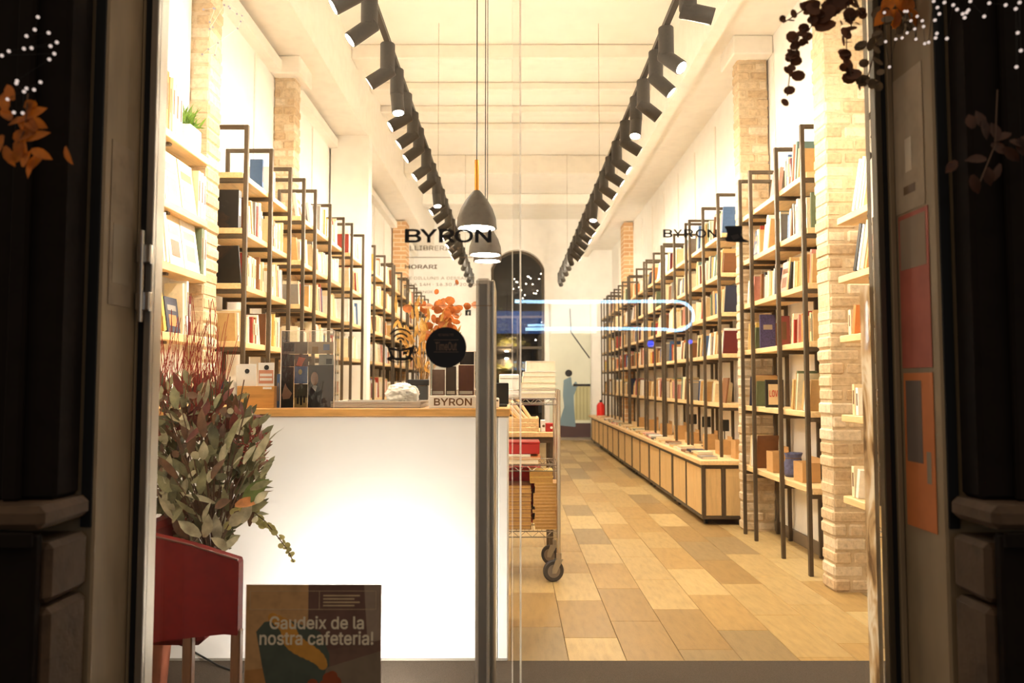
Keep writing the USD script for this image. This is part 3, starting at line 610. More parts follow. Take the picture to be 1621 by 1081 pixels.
# kraft box with flyers
YK = 3.42
x0, x1 = at_y(375, 630, YK)[0], at_y(434, 630, YK)[0]; zt = at_y(400, 611, YK)[2]
t = thing('kraft_flyer_box', 'wooden kraft box holding white flyers at the counter end', 'box', ((x0 + x1) / 2, YK, ZT))
T = .006
part(t, 'front_board', cbox(x0, YK, ZT, x1, YK + T, zt, .001), M_oak, smooth=False); part(t, 'back_board', cbox(x0, YK + .11, ZT, x1, YK + .116, zt, .001), M_oak, smooth=False)
for xx in (x0, x1 - T): part(t, 'side_board', cbox(xx, YK + T + .0005, ZT, xx + T, YK + .1095, zt, .001), M_oak, smooth=False)
part(t, 'price_label', box(at_y(416, 620, YK)[0], YK - .001, at_y(416, 616, YK)[2], at_y(430, 620, YK)[0], YK - .0002, at_y(416, 612.5, YK)[2]), M_paper)
for i, (pa, pb, pt, dy, lab) in enumerate(((377, 406, 576, .05, 'white flyer with a round grey logo, at left in the kraft box'), (409, 434, 574, .045, 'white flyer with a coral lower half, at right in the kraft box'), (374, 402, 578, .075, 'pale flyer behind the others in the kraft box'))):
    f0, f1, f2 = at_y(pa, pt, YK + dy)[0], at_y(pb, pt, YK + dy)[0], at_y(pa, pt, YK + dy)[2]
    t = thing('flyer', lab, 'flyer', ((f0 + f1) / 2, YK + dy, ZT + .002), group='flyers in the kraft box')
    part(t, 'sheet', box(f0, YK + dy, ZT + .001, f1, YK + dy + .003, f2), M_paper)
    if i == 0: part(t, 'logo_print', ext_xz(Point((f0 + f1) / 2, f2 - .033).buffer(.0105), YK + dy - .001, YK + dy), M_black)
    if i == 1:
        part(t, 'logo_print', ext_xz(Point((f0 + f1) / 2 + .002, f2 - .022).buffer(.011), YK + dy - .001, YK + dy), M_black)
        part(t, 'colour_print', box(f0 + .003, YK + dy - .0008, f2 - .095, f1 - .003, YK + dy, f2 - .034), mat('coral_print', (214, 148, 116), .6))
        for q in range(2): part(t, 'line_print', box(f0 + .008, YK + dy - .0014, f2 - .062 - q * .02, f1 - .008, YK + dy - .0008, f2 - .05 - q * .02), M_paper)
# books standing at the counter's end by the plant and lying between
for i, (px, col, w_) in enumerate(((334, 'white', 9), (343, 'navy', 6), (349, 'navy', 6), (355, 'navy', 6), (362, 'white', 7), (438, 'blue', 5))):
    y = 3.46; xa = at_y(px, 620, y)[0]; th = w_ * y / FPX; top = at_y(px, (604 if px < 400 else 592), y)[2]; zb = ZT + (.028 if px < 400 else 0)
    t = thing('book', f'{col} book standing on the counter, {ORD[i]} from the left', 'book', (xa, y, zb), group='books standing on the counter')
    m, p = book_meshes(th, .12, top - zb)
    for nm, mm, mt in (('cover', m, M_cov[col]), ('page_block', p, M_pages)):
        mm = rot(mm, PI / 2, [0, 0, 1], [0, 0, 0]); mm.apply_translation([xa + th, y, zb]); part(t, nm, mm, mt, smooth=False)
    part(t, 'spine_title', box(xa + th * .3, y - .0006, zb + .03, xa + th * .7, y, top - .04), M_grey_ink if col != 'white' else M_brown_ink)
for i, (col, dz) in enumerate((('maroon', 0), ('green', .0135))):
    t = thing('book', f'{col} book lying flat on the counter behind the plant', 'book', (-1.35, 3.5, ZT + dz), group='books lying on the counter')
    m, p = book_meshes(.013, .12, .2)
    for nm, mm, mt in (('cover', m, M_cov[col]), ('page_block', p, M_pages)):
        mm = rot(mm, PI / 2, [0, 0, 1], [0, 0, 0]); mm = rot(mm, PI / 2, [0, 1, 0], [0, 0, 0]); mm.apply_translation([at_y(329, 630, 3.44)[0], 3.45, ZT + dz + .0135]); part(t, nm, mm, mt, smooth=False)
# clear acrylic postcard display
YA = 3.40
def acrylic(label, px0, px1, ytop, ybot, y, depth):
    x0, x1 = at_y(px0, ybot, y)[0], at_y(px1, ybot, y)[0]; z1 = at_y(px0, ytop, y)[2]; T = .005
    t = thing('acrylic_display', label, 'display box', ((x0 + x1) / 2, y, ZT))
    part(t, 'front_pane', box(x0, y, ZT, x1, y + T, z1), M_acrylic, smooth=False); part(t, 'back_pane', box(x0, y + depth, ZT, x1, y + depth + T, z1), M_acrylic, smooth=False)
    for xx in (x0, x1 - T): part(t, 'side_pane', box(xx, y + T + .0005, ZT, xx + T, y + depth - .0005, z1), M_acrylic, smooth=False)
    for xx in (x0, x1 - .004): part(t, 'polished_edge', box(xx, y - .0015, ZT, xx + .004, y - .0002, z1), mat('acrylic_edge', (232, 214, 196), .3), smooth=False)
    part(t, 'polished_edge', box(x0, y - .0015, z1 - .003, x1, y - .0002, z1), _m['acrylic_edge'], smooth=False)
    return t
acrylic('tall clear acrylic display of postcards standing on the counter', 443, 529, 523, 645, YA, .09)
def rgbm(n, c): return mat('print_' + n, c, .5, var=.12, scale=60)
def card(px0, py0, px1, py1, y, base, shapes, label):
    x0, x1 = at_y(px0, py0, y)[0], at_y(px1, py0, y)[0]; z1, z0 = at_y(px0, py0, y)[2], at_y(px0, py1, y)[2]
    t = thing('postcard', label, 'postcard', ((x0 + x1) / 2, y, z0), group='postcards in the acrylic display')
    part(t, 'sheet', box(x0, y, z0, x1, y + .0012, z1), base)
    for k, (nm, poly, mt) in enumerate(shapes):
        pw = affinity.translate(affinity.scale(poly, x1 - x0, z1 - z0, origin=(0, 0)), x0, z0)
        part(t, nm, ext_xz(pw.intersection(sbox(x0, z0, x1, z1)), y - .0006 * (k + 1), y - .0006 * k), mt, smooth=False)
E = lambda x, y, rx, ry: affinity.scale(Point(x, y).buffer(1, 24), rx, ry)
D, SK = rgbm('dark', (44, 38, 36)), rgbm('skin', (190, 140, 110))
ya = YA + .012
card(445, 541, 487, 560, ya + .01, rgbm('taupe', (110, 90, 78)), [('shade_print', sbox(.1, .2, .5, .9), D)], 'taupe postcard at the top left of the acrylic display')
card(488, 541, 528, 560, ya + .01, rgbm('sand', (176, 150, 124)), [('figure_print', sbox(.15, .0, .4, .6), rgbm('ochre', (150, 110, 60))), ('patch_print', sbox(.6, .3, .85, .8), rgbm('sky', (120, 130, 160)))], 'sandy postcard at the top right of the acrylic display')
card(445, 561, 466, 580, ya + .006, D, [], 'plain dark postcard in the second row of the display')
card(467, 561, 488, 580, ya + .006, rgbm('rust', (92, 50, 40)), [('bonnet_print', Polygon([(.1, .1), (.5, .0), (.8, .7), (.3, .8)]), rgbm('vermilion', (222, 92, 54)))], 'postcard with a vermilion shape on rust in the display')
card(505, 561, 528, 578, ya + .006, rgbm('mist', (150, 146, 138)), [('shape_print', sbox(.5, .1, .9, .6), D)], 'misty grey postcard at the right of the second row')
card(445, 581, 465, 645, ya, D, [('figure_print', Polygon([(.1, .3), (.2, .45), (.35, .6), (.5, .5), (.9, .35), (.7, .22), (.2, .2)]), SK)], 'dark postcard with a pale reclining shape in the display')
card(466, 580, 487, 607, ya + .002, rgbm('night_blue', (78, 108, 160)), [('moon_print', E(.45, .68, .14, .16), rgbm('straw', (206, 186, 120)))], 'blue postcard with a straw coloured moon in the display')
card(466, 608, 487, 645, ya + .002, rgbm('moss', (96, 92, 74)), [('field_print', sbox(0, 0, 1, .42), rgbm('dune', (186, 164, 108))), ('figures_print', unary_union([sbox(.2, .15, .35, .5), sbox(.45, .1, .6, .5), sbox(.7, .2, .82, .5)]), D)], 'mossy landscape postcard with small standing shapes')
card(488, 578, 528, 645, ya, rgbm('umber', (62, 48, 44)), [('coat_print', Polygon([(.0, .0), (.62, .0), (.55, .42), (.32, .55), (.05, .45)]), rgbm('ink', (40, 36, 44))), ('collar_print', Polygon([(.16, .47), (.3, .38), (.36, .5), (.26, .56)]), M_paper), ('hair_print', E(.27, .75, .2, .17), rgbm('hair', (50, 32, 26))), ('face_print', E(.26, .68, .145, .16), SK)], 'large portrait postcard of a dark coated sitter')
# second acrylic box behind the BYRON sign
acrylic('second clear acrylic display behind the lettered counter sign', 680, 752, 556, 626, 3.52, .12)
for i, (p0, p1, y0, y1, c, lab) in enumerate(((684, 704, 585, 640, (176, 140, 120), 'pinkish leaflet in the second acrylic display'), (706, 722, 580, 640, (96, 80, 68), 'dark brown leaflet in the second acrylic display'), (726, 750, 578, 640, (120, 74, 56), 'red brown leaflet in the second acrylic display'), (728, 750, 557, 577, (52, 46, 42), 'black leaflet topping the second acrylic display'))):
    y = 3.55 + i * .015
    t = thing('leaflet', lab, 'leaflet', (at_y(p0, y0, y)[0], y, ZT), group='leaflets in the second display')
    A, B = at_y(p0, y0, y), at_y(p1, y1, y); part(t, 'sheet', box(A[0], y, max(ZT + .001, B[2]), B[0], y + .002, A[2]), rgbm('leaflet_%s' % ('rose', 'bark', 'rust2', 'coal')[i], c))
    for q in range(2 if i < 3 else 0): part(t, 'text_band', box(A[0] + .004, y - .0008, ZT + .03 + q * .03, B[0] - .006, y - .0001, ZT + .045 + q * .03), M_paper)
# lettering
def fit_text(text, x0, z0, x1, z1, y, depth=.0006, bold=True):
    m = meshkit.text_mesh(text, .05, depth, bold); lo, hi = m.bounds; v = m.vertices.copy()
    v[:, 0] = x0 + (v[:, 0] - lo[0]) / (hi[0] - lo[0]) * (x1 - x0); zz = z0 + (v[:, 1] - lo[1]) / (hi[1] - lo[1]) * (z1 - z0); yy = y - (v[:, 2] - lo[2])
    m.vertices = np.stack([v[:, 0], yy, zz], 1); return m
def _love():
    part('/World/' + [p.GetName() for p in stage.GetPrimAtPath('/World').GetChildren() if 'LOVE' in str(p.GetCustomDataByKey('label'))][0], 'title_lettering', fit_text('LOVE', *LOVE_AT), mat('letter_red', (188, 60, 40), .5), smooth=False)
_love()
def px_text(text, px0, py0, px1, py1, y, **k):
    A, B = at_y(px0, py0, y), at_y(px1, py1, y); return fit_text(text, A[0], B[2], B[0], A[2], y, **k)
YS = 3.40; A, B = at_y(679, 626, YS), at_y(753, 648, YS)
t = thing('counter_sign', 'white counter sign lettered BYRON in front of the acrylic box', 'sign', ((A[0] + B[0]) / 2, YS, ZT))
part(t, 'plate', cbox(A[0], YS, ZT, B[0], YS + .03, A[2], .002), M_white); part(t, 'lettering', px_text('BYRON', 687, 630, 747, 642, YS - .0002), M_brown_ink, smooth=False)
# glass vase of dried flowers
vb = np.array([at_y(668, 600, 3.92)[0], 3.92, ZT])
t = thing('dried_flower_vase', 'glass vase of orange and straw dried flowers on the counter', 'vase of flowers', vb)
part(t, 'vase', lathe([[0, 0], [.034, 0], [.036, .004], [.03, .06], [.024, .14], [.03, .19], [.027, .19], [.021, .14], [.027, .06], [.03, .008], [0, .008]], vb), M_acrylic, smooth=True)
st = []
M_hyd, M_straw = leafmat('dried_hydrangea', (186, 110, 56), .25), leafmat('dried_straw', (206, 160, 84), .3)
r2 = random.Random(5)
for k in range(26):
    tgt = (vb[0] + r2.uniform(-.1, .22), 3.92 + r2.uniform(-.1, .1), ZT + r2.uniform(.25, .5)); st.append(tube(curve(vb + [0, 0, .012], vb + [r2.uniform(-.01, .01), 0, .2], tgt, 7), .0014, 4))
part(t, 'stems', st, M_straw, kind='stuff')
for k in range(150):
    hyd = k % 2 == 0
    c = (at_y(r2.gauss(705, 20), 500, 3.92)[0], 3.92 + r2.gauss(0, .05), at_y(700, r2.gauss(510, 22), 3.92)[2]) if hyd else (at_y(r2.gauss(668, 22), 540, 3.92)[0], 3.92 + r2.gauss(0, .05), at_y(700, r2.gauss(540, 20), 3.92)[2])
    if hyd: part(t, 'petal', disc_leaf(c, (r2.gauss(0, .6), -1, r2.gauss(0, .6)), r2.uniform(.014, .03), .8), M_hyd, smooth=True)
    else:
        d = np.array([c[0] - vb[0], c[1] - 3.92, max(.1, c[2] - ZT - .12)]); part(t, 'dried_leaf', leaf(c, d + [r2.gauss(0, .1), r2.gauss(0, .1), 0], (0, -1, .2), r2.uniform(.05, .1), .016, .15), M_straw, smooth=True)
# right end of the counter: black tablet, white printer
A, B = at_y(783, 606, 3.62), at_y(805, 642, 3.62)
t = thing('tablet_till', 'black tablet till on a stand at the counter end', 'till', ((A[0] + B[0]) / 2, 3.62, ZT))
part(t, 'screen', cbox(A[0], 3.62, ZT + .012, B[0], 3.632, A[2], .003), M_black); part(t, 'stand_foot', cbox(A[0] + .006, 3.60, ZT, B[0] - .006, 3.68, ZT + .011, .003), M_black)
t = thing('receipt_printer', 'small white receipt printer beside the tablet till', 'printer', (-.078, 3.44, ZT))
part(t, 'body', cbox(at_y(783, 630, 3.44)[0], 3.44, ZT, at_y(790, 630, 3.44)[0], 3.50, ZT + .045, .004), M_white); part(t, 'paper_slot', box(at_y(784, 630, 3.44)[0], 3.4385, ZT + .03, at_y(789, 630, 3.44)[0], 3.4399, ZT + .035), M_black)

# ------------------------------------------------------------------ trolley with books
YT0, YT1, XT0, XT1 = 4.68, 5.08, -.36, .285
wt = thing('wire_trolley', 'chrome wire shelf trolley on grey rubber wheels beside the counter', 'trolley', ((XT0 + XT1) / 2, YT0, 0))
for x in (XT0, XT1):
    for y in (YT0, YT1): part(wt, 'post', cyl((x, y, .17), (x, y, 1.16 if y == YT0 else 1.16), .0125, 12), M_chrome)
WSH = (1.105, .70, .30)
for z in WSH:
    ms = []
    for y in (YT0, YT1):
        for dz in (0, -.035): ms.append(cyl((XT0, y, z + dz), (XT1, y, z + dz), .0035, 6))
        zig = [(XT0 + k * (XT1 - XT0) / 16, y, z - .0175 + (.0175 if k % 2 else -.0175)) for k in range(17)]
        ms.append(tube(zig, .0025, 5))
    for x in (XT0, XT1): ms.append(cyl((x, YT0, z), (x, YT1, z), .0035, 6))
    for k in range(1, 25): x = XT0 + k * (XT1 - XT0) / 25; ms.append(cyl((x, YT0, z + .003), (x, YT1, z + .003), .0016, 5))
    part(wt, 'wire_shelf', ms, M_chrome)
for z in (1.16,):
    for y in (YT0, YT1): part(wt, 'top_rail', cyl((XT0, y, z), (XT1, y, z), .004, 8), M_chrome)
    part(wt, 'end_rail', tube([(XT1, YT0, z), (XT1, YT1, z)], .005, 8), M_chrome)
for x in (XT0, XT1):
    for y in (YT0, YT1):
        ang = .25 if y == YT0 else -.5
        d = np.array([math.cos(ang), math.sin(ang), 0]); nrm = np.array([-d[1], d[0], 0]); c = np.array([x, y, .066]) - d * .035
        whl = part(wt, 'wheel', [lathe([[.04, -.014], [.058, -.014], [.064, -.008], [.066, 0], [.064, .008], [.058, .014], [.04, .014]], n=28).apply_transform(trimesh.geometry.align_vectors([0, 0, 1], nrm)).apply_translation(c)], mat('grey_rubber', (66, 62, 60), .7))
        part(wt, 'hub', cyl(c - nrm * .013, c + nrm * .013, .042, 20), mat('grey_hub', (132, 122, 112), .5))
        fk = [cyl((x, y, .135), (x, y, .17), .016, 12)]
        for s in (-1, 1):
            o = nrm * s * .019; pl = trimesh.convex.convex_hull(np.array([np.array([x, y, .136]) + d * a + o + nrm * e for a in (-.025, .022) for e in (-.0015, .0015)] + [c + d * a + [0, 0, b] + o + nrm * e for a in (-.013, .013) for b in (-.013, .013) for e in (-.0015, .0015)])); fk.append(pl)
        fk.append(cyl(c - nrm * .022, c + nrm * .022, .007, 10))
        part(wt, 'fork', fk, M_alu)
M_tanpages = mat('tan_pages', (198, 156, 92), .8, var=.15, scale=60)
def pile_book(x0, x1, y0, dy, z, th, col, label, group, pages=None):
    t = thing('book', label, 'book', ((x0 + x1) / 2, y0, z), group=group)
    w_ = x1 - x0
    m, p = book_meshes(th, w_, dy)                     # spine at one x end, lying flat
    for nm, mm, mt in (('cover', m, M_cov[col]), ('page_block', p, pages or M_pages)):
        mm = rot(mm, PI / 2, [1, 0, 0], [0, 0, 0]); mm.apply_translation([x0, y0 + dy, z + .0005]); part(t, nm, mm, mt, smooth=False)
z = WSH[0] + .0045
for i, (pa, pb, py0, py1, col) in enumerate(((823, 884, 640, 632, 'white'), (824, 884, 632, 624, 'white'), (825, 882, 624, 616, 'cream'), (827, 885, 616, 606, 'cream'), (828, 880, 606, 599, 'white'), (833, 880, 599, 582, 'white'))):
    h = max(.02, (at_y(0, py1, YT0)[2] - at_y(0, py0, YT0)[2])); a, b = at_y(pa, 600, YT0 + .04)[0], min(XT1 - .014, at_y(pb, 600, YT0 + .04)[0])
    pile_book(a, b, YT0 + .03, .3, z, h, col, f'large {col} book on top of the wire trolley, {ORD[i]} from the bottom', 'large pale books on the trolley top'); z += h + .001
# white box leaning at the left of the trolley top
A, B = at_y(790, 592, YT0 + .03), at_y(825, 634, YT0 + .03)
t = thing('parcel', 'white cardboard parcel on the trolley top behind the tablet', 'parcel', ((A[0] + B[0]) / 2, YT0 + .03, WSH[0]))
part(t, 'carton', cbox(A[0], YT0 + .03, WSH[0] + .005, B[0] - .012, YT0 + .28, A[2], .006), M_white); part(t, 'flap', box(A[0] + .004, YT0 + .029, A[2] - .03, B[0] - .016, YT0 + .0298, A[2] - .026), M_grey_ink)
# middle deck
z = WSH[1] + .0045
for i, (pb, h, col) in enumerate(((853, .026, 'cream'), (856, .014, 'orange'), (840, .012, 'white'))):
    pile_book(-.2, at_y(pb, 720, YT0 + .03)[0], YT0 + .03, .24, z, h, col, f'{col} book lying on the middle trolley deck, {ORD[i]} from the bottom', 'books on the middle trolley deck'); z += h + .001
def carton(x0, x1, y0, y1, z0, z1, m, label):
    t = thing('carton', label, 'box', ((x0 + x1) / 2, y0, z0)); part(t, 'carton_body', cbox(x0, y0, z0, x1, y1, z1 - .012, .004), m); part(t, 'lid', cbox(x0 - .003, y0 - .003, z1 - .0115, x1 + .003, y1 + .003, z1, .003), m); return t
M_redcard = mat('red_card', (168, 34, 26), .55)
carton(-.2, at_y(854, 710, YT0 + .1)[0], YT0 + .08, YT0 + .3, z + .001, at_y(850, 699, YT0 + .1)[2], M_redcard, 'red carton standing on books on the middle trolley deck')
# lowest deck: kraft covered books in two piles, a red box on the left pile
z = WSH[2] + .0045; i = 0
while z < at_y(860, 766, YT0 + .03)[2]:
    h = .0195; sh = rng.uniform(-.012, .006); pile_book(at_y(846, 800, YT0 + .03)[0] + sh, at_y(885, 800, YT0 + .03)[0] - .006 + sh, YT0 + .03, .2, z, h, 'tan', f'tan paperback in the right pile low on the trolley, {ORD[i]} from the bottom', 'tan paperbacks on the lowest trolley deck', M_tanpages); z += h + .0006; i += 1
for q in range(2):
    pile_book(at_y(839, 755, YT0 + .03)[0], at_y(876, 755, YT0 + .03)[0], YT0 + .03, .2, z, .036, 'yellow', f'{("lower", "upper")[q]} yellow thick book crowning the right trolley pile', 'yellow books on the trolley pile', M_tanpages); z += .037
z = WSH[2] + .0045; i = 0
while z < at_y(830, 774, YT0 + .03)[2]:
    h = .024; pile_book(-.12, at_y(844, 800, YT0 + .03)[0] - .01, YT0 + .03, .2, z, h, ('brown', 'tan')[i % 2], f'brown paperback in the left pile low on the trolley, {ORD[i]} from the bottom', 'brown paperbacks on the lowest trolley deck', M_tanpages); z += h + .0006; i += 1
carton(-.15, at_y(856, 750, YT0 + .3)[0], YT0 + .26, YT0 + .38, WSH[2] + .005, at_y(850, 738, YT0 + .3)[2], M_redcard, 'tall red carton at the back of the lowest trolley deck')
# small wooden table behind the trolley, rolls leaning on it
tb = thing('side_table', 'small wooden side table with dark steel legs behind the trolley', 'table', (.1, 5.3, 0))
TXR = at_y(882, 690, 5.25)[0]; TZ = at_y(860, 684, 5.25)[2]
part(tb, 'table_top', cbox(-.45, 5.25, TZ - .035, TXR, 5.75, TZ, .004), M_plank); part(tb, 'apron', box(-.4, 5.27, TZ - .075, TXR - .01, 5.29, TZ - .0355), M_iron)
for x in (-.42, TXR - .055):
    for y in (5.28, 5.69): part(tb, 'leg', sq(x, y, 0, x + .045, y + .045, TZ - .036), M_iron, smooth=False)
tr = thing('wooden_crate', 'shallow slatted wooden crate on the side table holding paper rolls', 'crate', (0, 5.27, TZ))
cx0, cx1 = -.3, at_y(853, 680, 5.27)[0]
for q in range(3): part(tr, 'front_slat', cbox(cx0, 5.262, TZ + .004 + q * .032, cx1, 5.272, TZ + .032 + q * .032, .002), M_plank, smooth=False)
for q in range(3): part(tr, 'back_slat', cbox(cx0, 5.50, TZ + .004 + q * .032, cx1, 5.51, TZ + .032 + q * .032, .002), M_plank, smooth=False)
for x in (cx0, cx1 - .012): part(tr, 'end_board', cbox(x, 5.2725, TZ, x + .012, 5.4995, TZ + .1, .002), M_plank, smooth=False)
for i, (p0, p1, r, c) in enumerate((((803, 628), (846, 678), .013, (232, 206, 166)), ((800, 634), (838, 678), .012, (238, 222, 196)), ((812, 622), (849, 676), .012, (224, 190, 140)), ((797, 640), (832, 680), .010, (214, 170, 112)))):
    y = 5.32 + i * .045; t = thing('paper_roll', f'long pale paper roll leaning out of the crate, {ORD[i]} from the front', 'paper roll', at_y(*p1, y), group='paper rolls in the crate')
    P0, P1 = at_y(*p0, y), at_y(*p1, y); P1[2] = max(P1[2], TZ + .016)
    part(t, 'sheet_roll', cyl(P0, P1, r, 16), mat(f'roll_paper_{i}', c, .7)); part(t, 'hollow_end', cyl(P0, P0 + (P0 - P1) / np.linalg.norm(P0 - P1) * .001, r * .6, 12), M_brown_ink)
for i, (p0, p1, m, lab) in enumerate(((864, 880, _m['red_card'], 'small dark red box on the right end of the side table'), (856, 863, M_white, 'small white box beside the red box on the side table'))):
    a, b = at_y(p0, 676, 5.28)[0], at_y(p1, 676, 5.28)[0]; zz = at_y(0, 670 if i == 0 else 665, 5.28)[2]
    t = thing('small_box', lab, 'box', (a, 5.28, TZ)); part(t, 'carton_body', cbox(a, 5.28, TZ + .0005, b, 5.36, zz, .002), m)
    part(t, 'seal_print', ext_xz(Point((a + b) / 2 + .004, (TZ + zz) / 2).buffer(.009), 5.2788, 5.2798), M_paper if i == 0 else M_brown_ink)
# ------------------------------------------------------------------ ceiling tracks and lamps
TRZ = 3.17
def track(side, x, ys, faces):
    sg = -1 if side == 'left' else 1
    t = thing('track_rail', f'black ceiling track carrying the {side} row of spotlights', 'track rail', (x, 2.2, TRZ))
    part(t, 'rail', box(x - .016, 2.3, TRZ, x + .016, ys[-1] + .25, TRZ + .03), M_lampblack)
    part(t, 'added_fill_strip', box(x - .01, 2.32, TRZ + .0302, x + .01, ys[-1] + .23, TRZ + .032), M_fill_strip, smooth=False)  # added emitter on the rail, brightens the ceiling
    for y in np.arange(3.0, ys[-1], 4.3): part(t, 'suspension_wire', cyl((x, y, TRZ + .03), (x, y, ZC), .0018, 6), M_grey_ink)
    for i, y in enumerate(ys):
        f = faces(i, y)
        t = thing('track_spotlight', f'black cylinder spotlight, {ORD[i]} from the street on the {side} ceiling track', 'spotlight', (x, y, TRZ), group=f'spotlights on the {side} ceiling track')
        top, bot = TRZ - .002, TRZ - .165
        part(t, 'driver_body', lathe([[0, bot], [.040, bot], [.0425, bot + .004], [.0425, top - .004], [.040, top], [0, top]], (x, y, 0), 24), M_lampblack)
        piv = np.array([x, y, bot - .004]); d = np.array(f, float); d /= np.linalg.norm(d)
        c0 = piv - d * .035; c1 = piv + d * .125
        Rm = trimesh.geometry.align_vectors([0, 0, 1], d)
        L = .16
        h = lathe([[0, 0], [.036, 0], [.040, .005], [.040, L - .003], [.038, L], [.034, L], [.034, L - .011], [0, L - .011]], n=24); h.apply_transform(Rm); h.apply_translation(c0)
        hd = part(t, 'lamp_head', h, M_lampblack)
        l = trimesh.creation.cylinder(radius=.033, height=.003, sections=20); l.apply_transform(Rm); l.apply_translation(c0 + d * (L - .0092))
        part(hd, 'lens', l, M_lens, smooth=False)
        part(t, 'swivel_joint', cyl((x, y, bot - .012), (x, y, bot - .0005), .03, 14), M_lampblack)
def y_at(px, py): return at_z(px, py, TRZ)[1]
yl = [2.78, 3.42, 3.74, 4.30, 4.66, 5.06, 5.42, 5.76, 6.28, 6.7, 7.15, 7.6, 8.0, 8.5, 9.0, 9.45, 9.9, 10.4, 10.9, 11.5, 12.2, 12.9, 13.5]
yr = [2.9, 3.58, 4.10, 4.40, 4.83, 5.12, 5.60, 6.08, 6.5, 6.95, 7.4, 7.8, 8.25, 8.7, 9.15, 9.6, 10.05, 10.5, 11.0, 11.5, 12.1, 12.8, 13.4]
def fl_(i, y):
    if y < 3.0: return (-.8, .35, -.9)  # nearest left lamp, out of view, placed to light the front shelves
    if i == 1: return (-.9, -.15, -.6)
    if i in (4, 10): return (.12, -.22, -1)
    if i >= 18: return (-.25, .9, -.28)
    return (-.85 + rng.uniform(-.1, .1), rng.uniform(-.22, .12), -.62 + rng.uniform(-.12, .1))
def fr_(i, y):
    if y < 3.0: return (.8, .35, -.9)  # nearest right lamp, out of view, placed to light the front shelves
    if i == 1: return (.95, -.12, -.28)
    if i == 2: return (.62, -.52, -.75)
    if i in (5, 11): return (-.12, -.3, -1)
    if i >= 18: return (.22, .9, -.28)
    return (.85 + rng.uniform(-.1, .1), rng.uniform(-.22, .1), -.68 + rng.uniform(-.12, .1))
XTL = at_z(614, 70, TRZ)[0]; XTR = at_z(1047, 60, TRZ)[0]
track('left', XTL, yl, fl_); track('right', XTR, yr, fr_)

# ------------------------------------------------------------------ pendants over the counter
M_conc = mat('concrete_shade', (92, 86, 80), .7, var=.18, scale=30)
M_copper = mat('copper_tube', (206, 140, 62), .3, metal=1)
for i, (px, pyb, y, hh) in enumerate(((754.5, 362, 4.0, .205), (768, 404, 4.92, .205), (771.5, 414, 5.75, .205))):
    B = at_y(px, pyb, y); X, Z = B[0], B[2]; R_ = .108
    t = thing('pendant_lamp', f'grey cone pendant lamp on a copper stem, {ORD[i]} from the street', 'pendant lamp', (X, y, Z), group='pendant lamps over the counter')
    part(t, 'shade', lathe([[.107, 0], [.103, .055], [.086, .105], [.058, .155], [.026, .195], [.016, hh], [.011, hh], [.02, .19], [.052, .15], [.08, .1], [.097, .053], [.1, 0]], (X, y, Z), 40), M_conc, smooth=40)
    part(t, 'stem', cyl((X, y, Z + hh - .004), (X, y, Z + hh + .165), .0115, 14), M_copper)
    part(t, 'cable', cyl((X, y, Z + hh + .165), (X, y, ZC - .02), .0028, 8), M_black)
    part(t, 'ceiling_rose', cyl((X, y, ZC - .025), (X, y, ZC - .001), .05, 20), M_white)
    part(t, 'bulb', lathe([[0, .004], [.09, .004], [.09, .012], [0, .012]], (X, y, Z), 24), M_pendlens, smooth=False)

# ------------------------------------------------------------------ glass doors and frame
def gx(px, y=YG): return at_y(px, 540, y)[0]
ZD = 3.28
def door(n, label, x0, x1):
    d = thing(f'door_{n}', label, None, ((x0 + x1) / 2, YG, 0), kind='structure')
    part(d, 'pane', box(x0, YG, .0, x1, YG + .008, ZD), M_glass, smooth=False); return d
XA, XM0, XM1, XBb = gx(241) , gx(811.7), gx(825.2), gx(1391)
d1 = door(1, 'left glass door leaf with vinyl lettering', XA, XM1 - .004)
d2 = door(2, 'right glass door leaf with small lettering', XM0, XBb)
for p in list(stage.GetPrimAtPath(d2).GetChildren()):
    UsdGeom.Xformable(p).AddTranslateOp().Set(Gf.Vec3d(0, .012, 0))
part(d1, 'polished_edge', trimesh.Trimesh([(XM1 - .0042, YG + .004, 0), (XM1 - .0002, YG + .004, 0), (XM1 - .0002, YG + .004, ZD), (XM1 - .0042, YG + .004, ZD)], [[0, 1, 2], [0, 2, 3]], process=False), M_edge, smooth=False)
part(d2, 'polished_edge', trimesh.Trimesh([(XM0 - .0017, YG + .016, 0), (XM0 - .0002, YG + .016, 0), (XM0 - .0002, YG + .016, ZD), (XM0 - .0017, YG + .016, ZD)], [[0, 1, 2], [0, 2, 3]], process=False), M_edge, smooth=False)
# frame stiles: aluminium strip, black gasket, jamb reveal
for n, (lab, a, b, c, d_) in enumerate((('left', gx(241), gx(229.5), gx(219), -.99), ('right', gx(1392), gx(1402), gx(1411), 1.017))):
    sg = -1 if n == 0 else 1
    t = thing('door_frame', f'dark aluminium stile with black gasket at the {lab} of the doors', 'door frame', (a, YG, 0))
    lo, hi = sorted((a, b)); part(t, 'aluminium_strip', cbox(lo, YG - .012, 0, hi, YG + .05, ZD, .002), M_alu if n == 0 else mat('dark_bronze', (92, 80, 62), .45, metal=.6))
    lo, hi = sorted((b, c)); part(t, 'gasket', box(lo + .0003, YG - .004, 0, hi - .0003, YG + .05, ZD), M_gasket)
    lo, hi = sorted((c, d_)); part(t, 'outer_strip', cbox(lo + .0005, YG - .015, 0, hi, YG + .05, ZD, .002), M_jamb)
    if n == 0:
        for z in (1.515, 1.39):
            part(t, 'hinge_plate', cbox(a - .035, YG - .03, z, a + .004, YG - .0125, z + .05, .003), M_chrome)
        part(t, 'hinge_pin', cyl((a - .018, YG - .034, 1.36), (a - .018, YG - .034, 1.6), .007, 12), M_chrome)
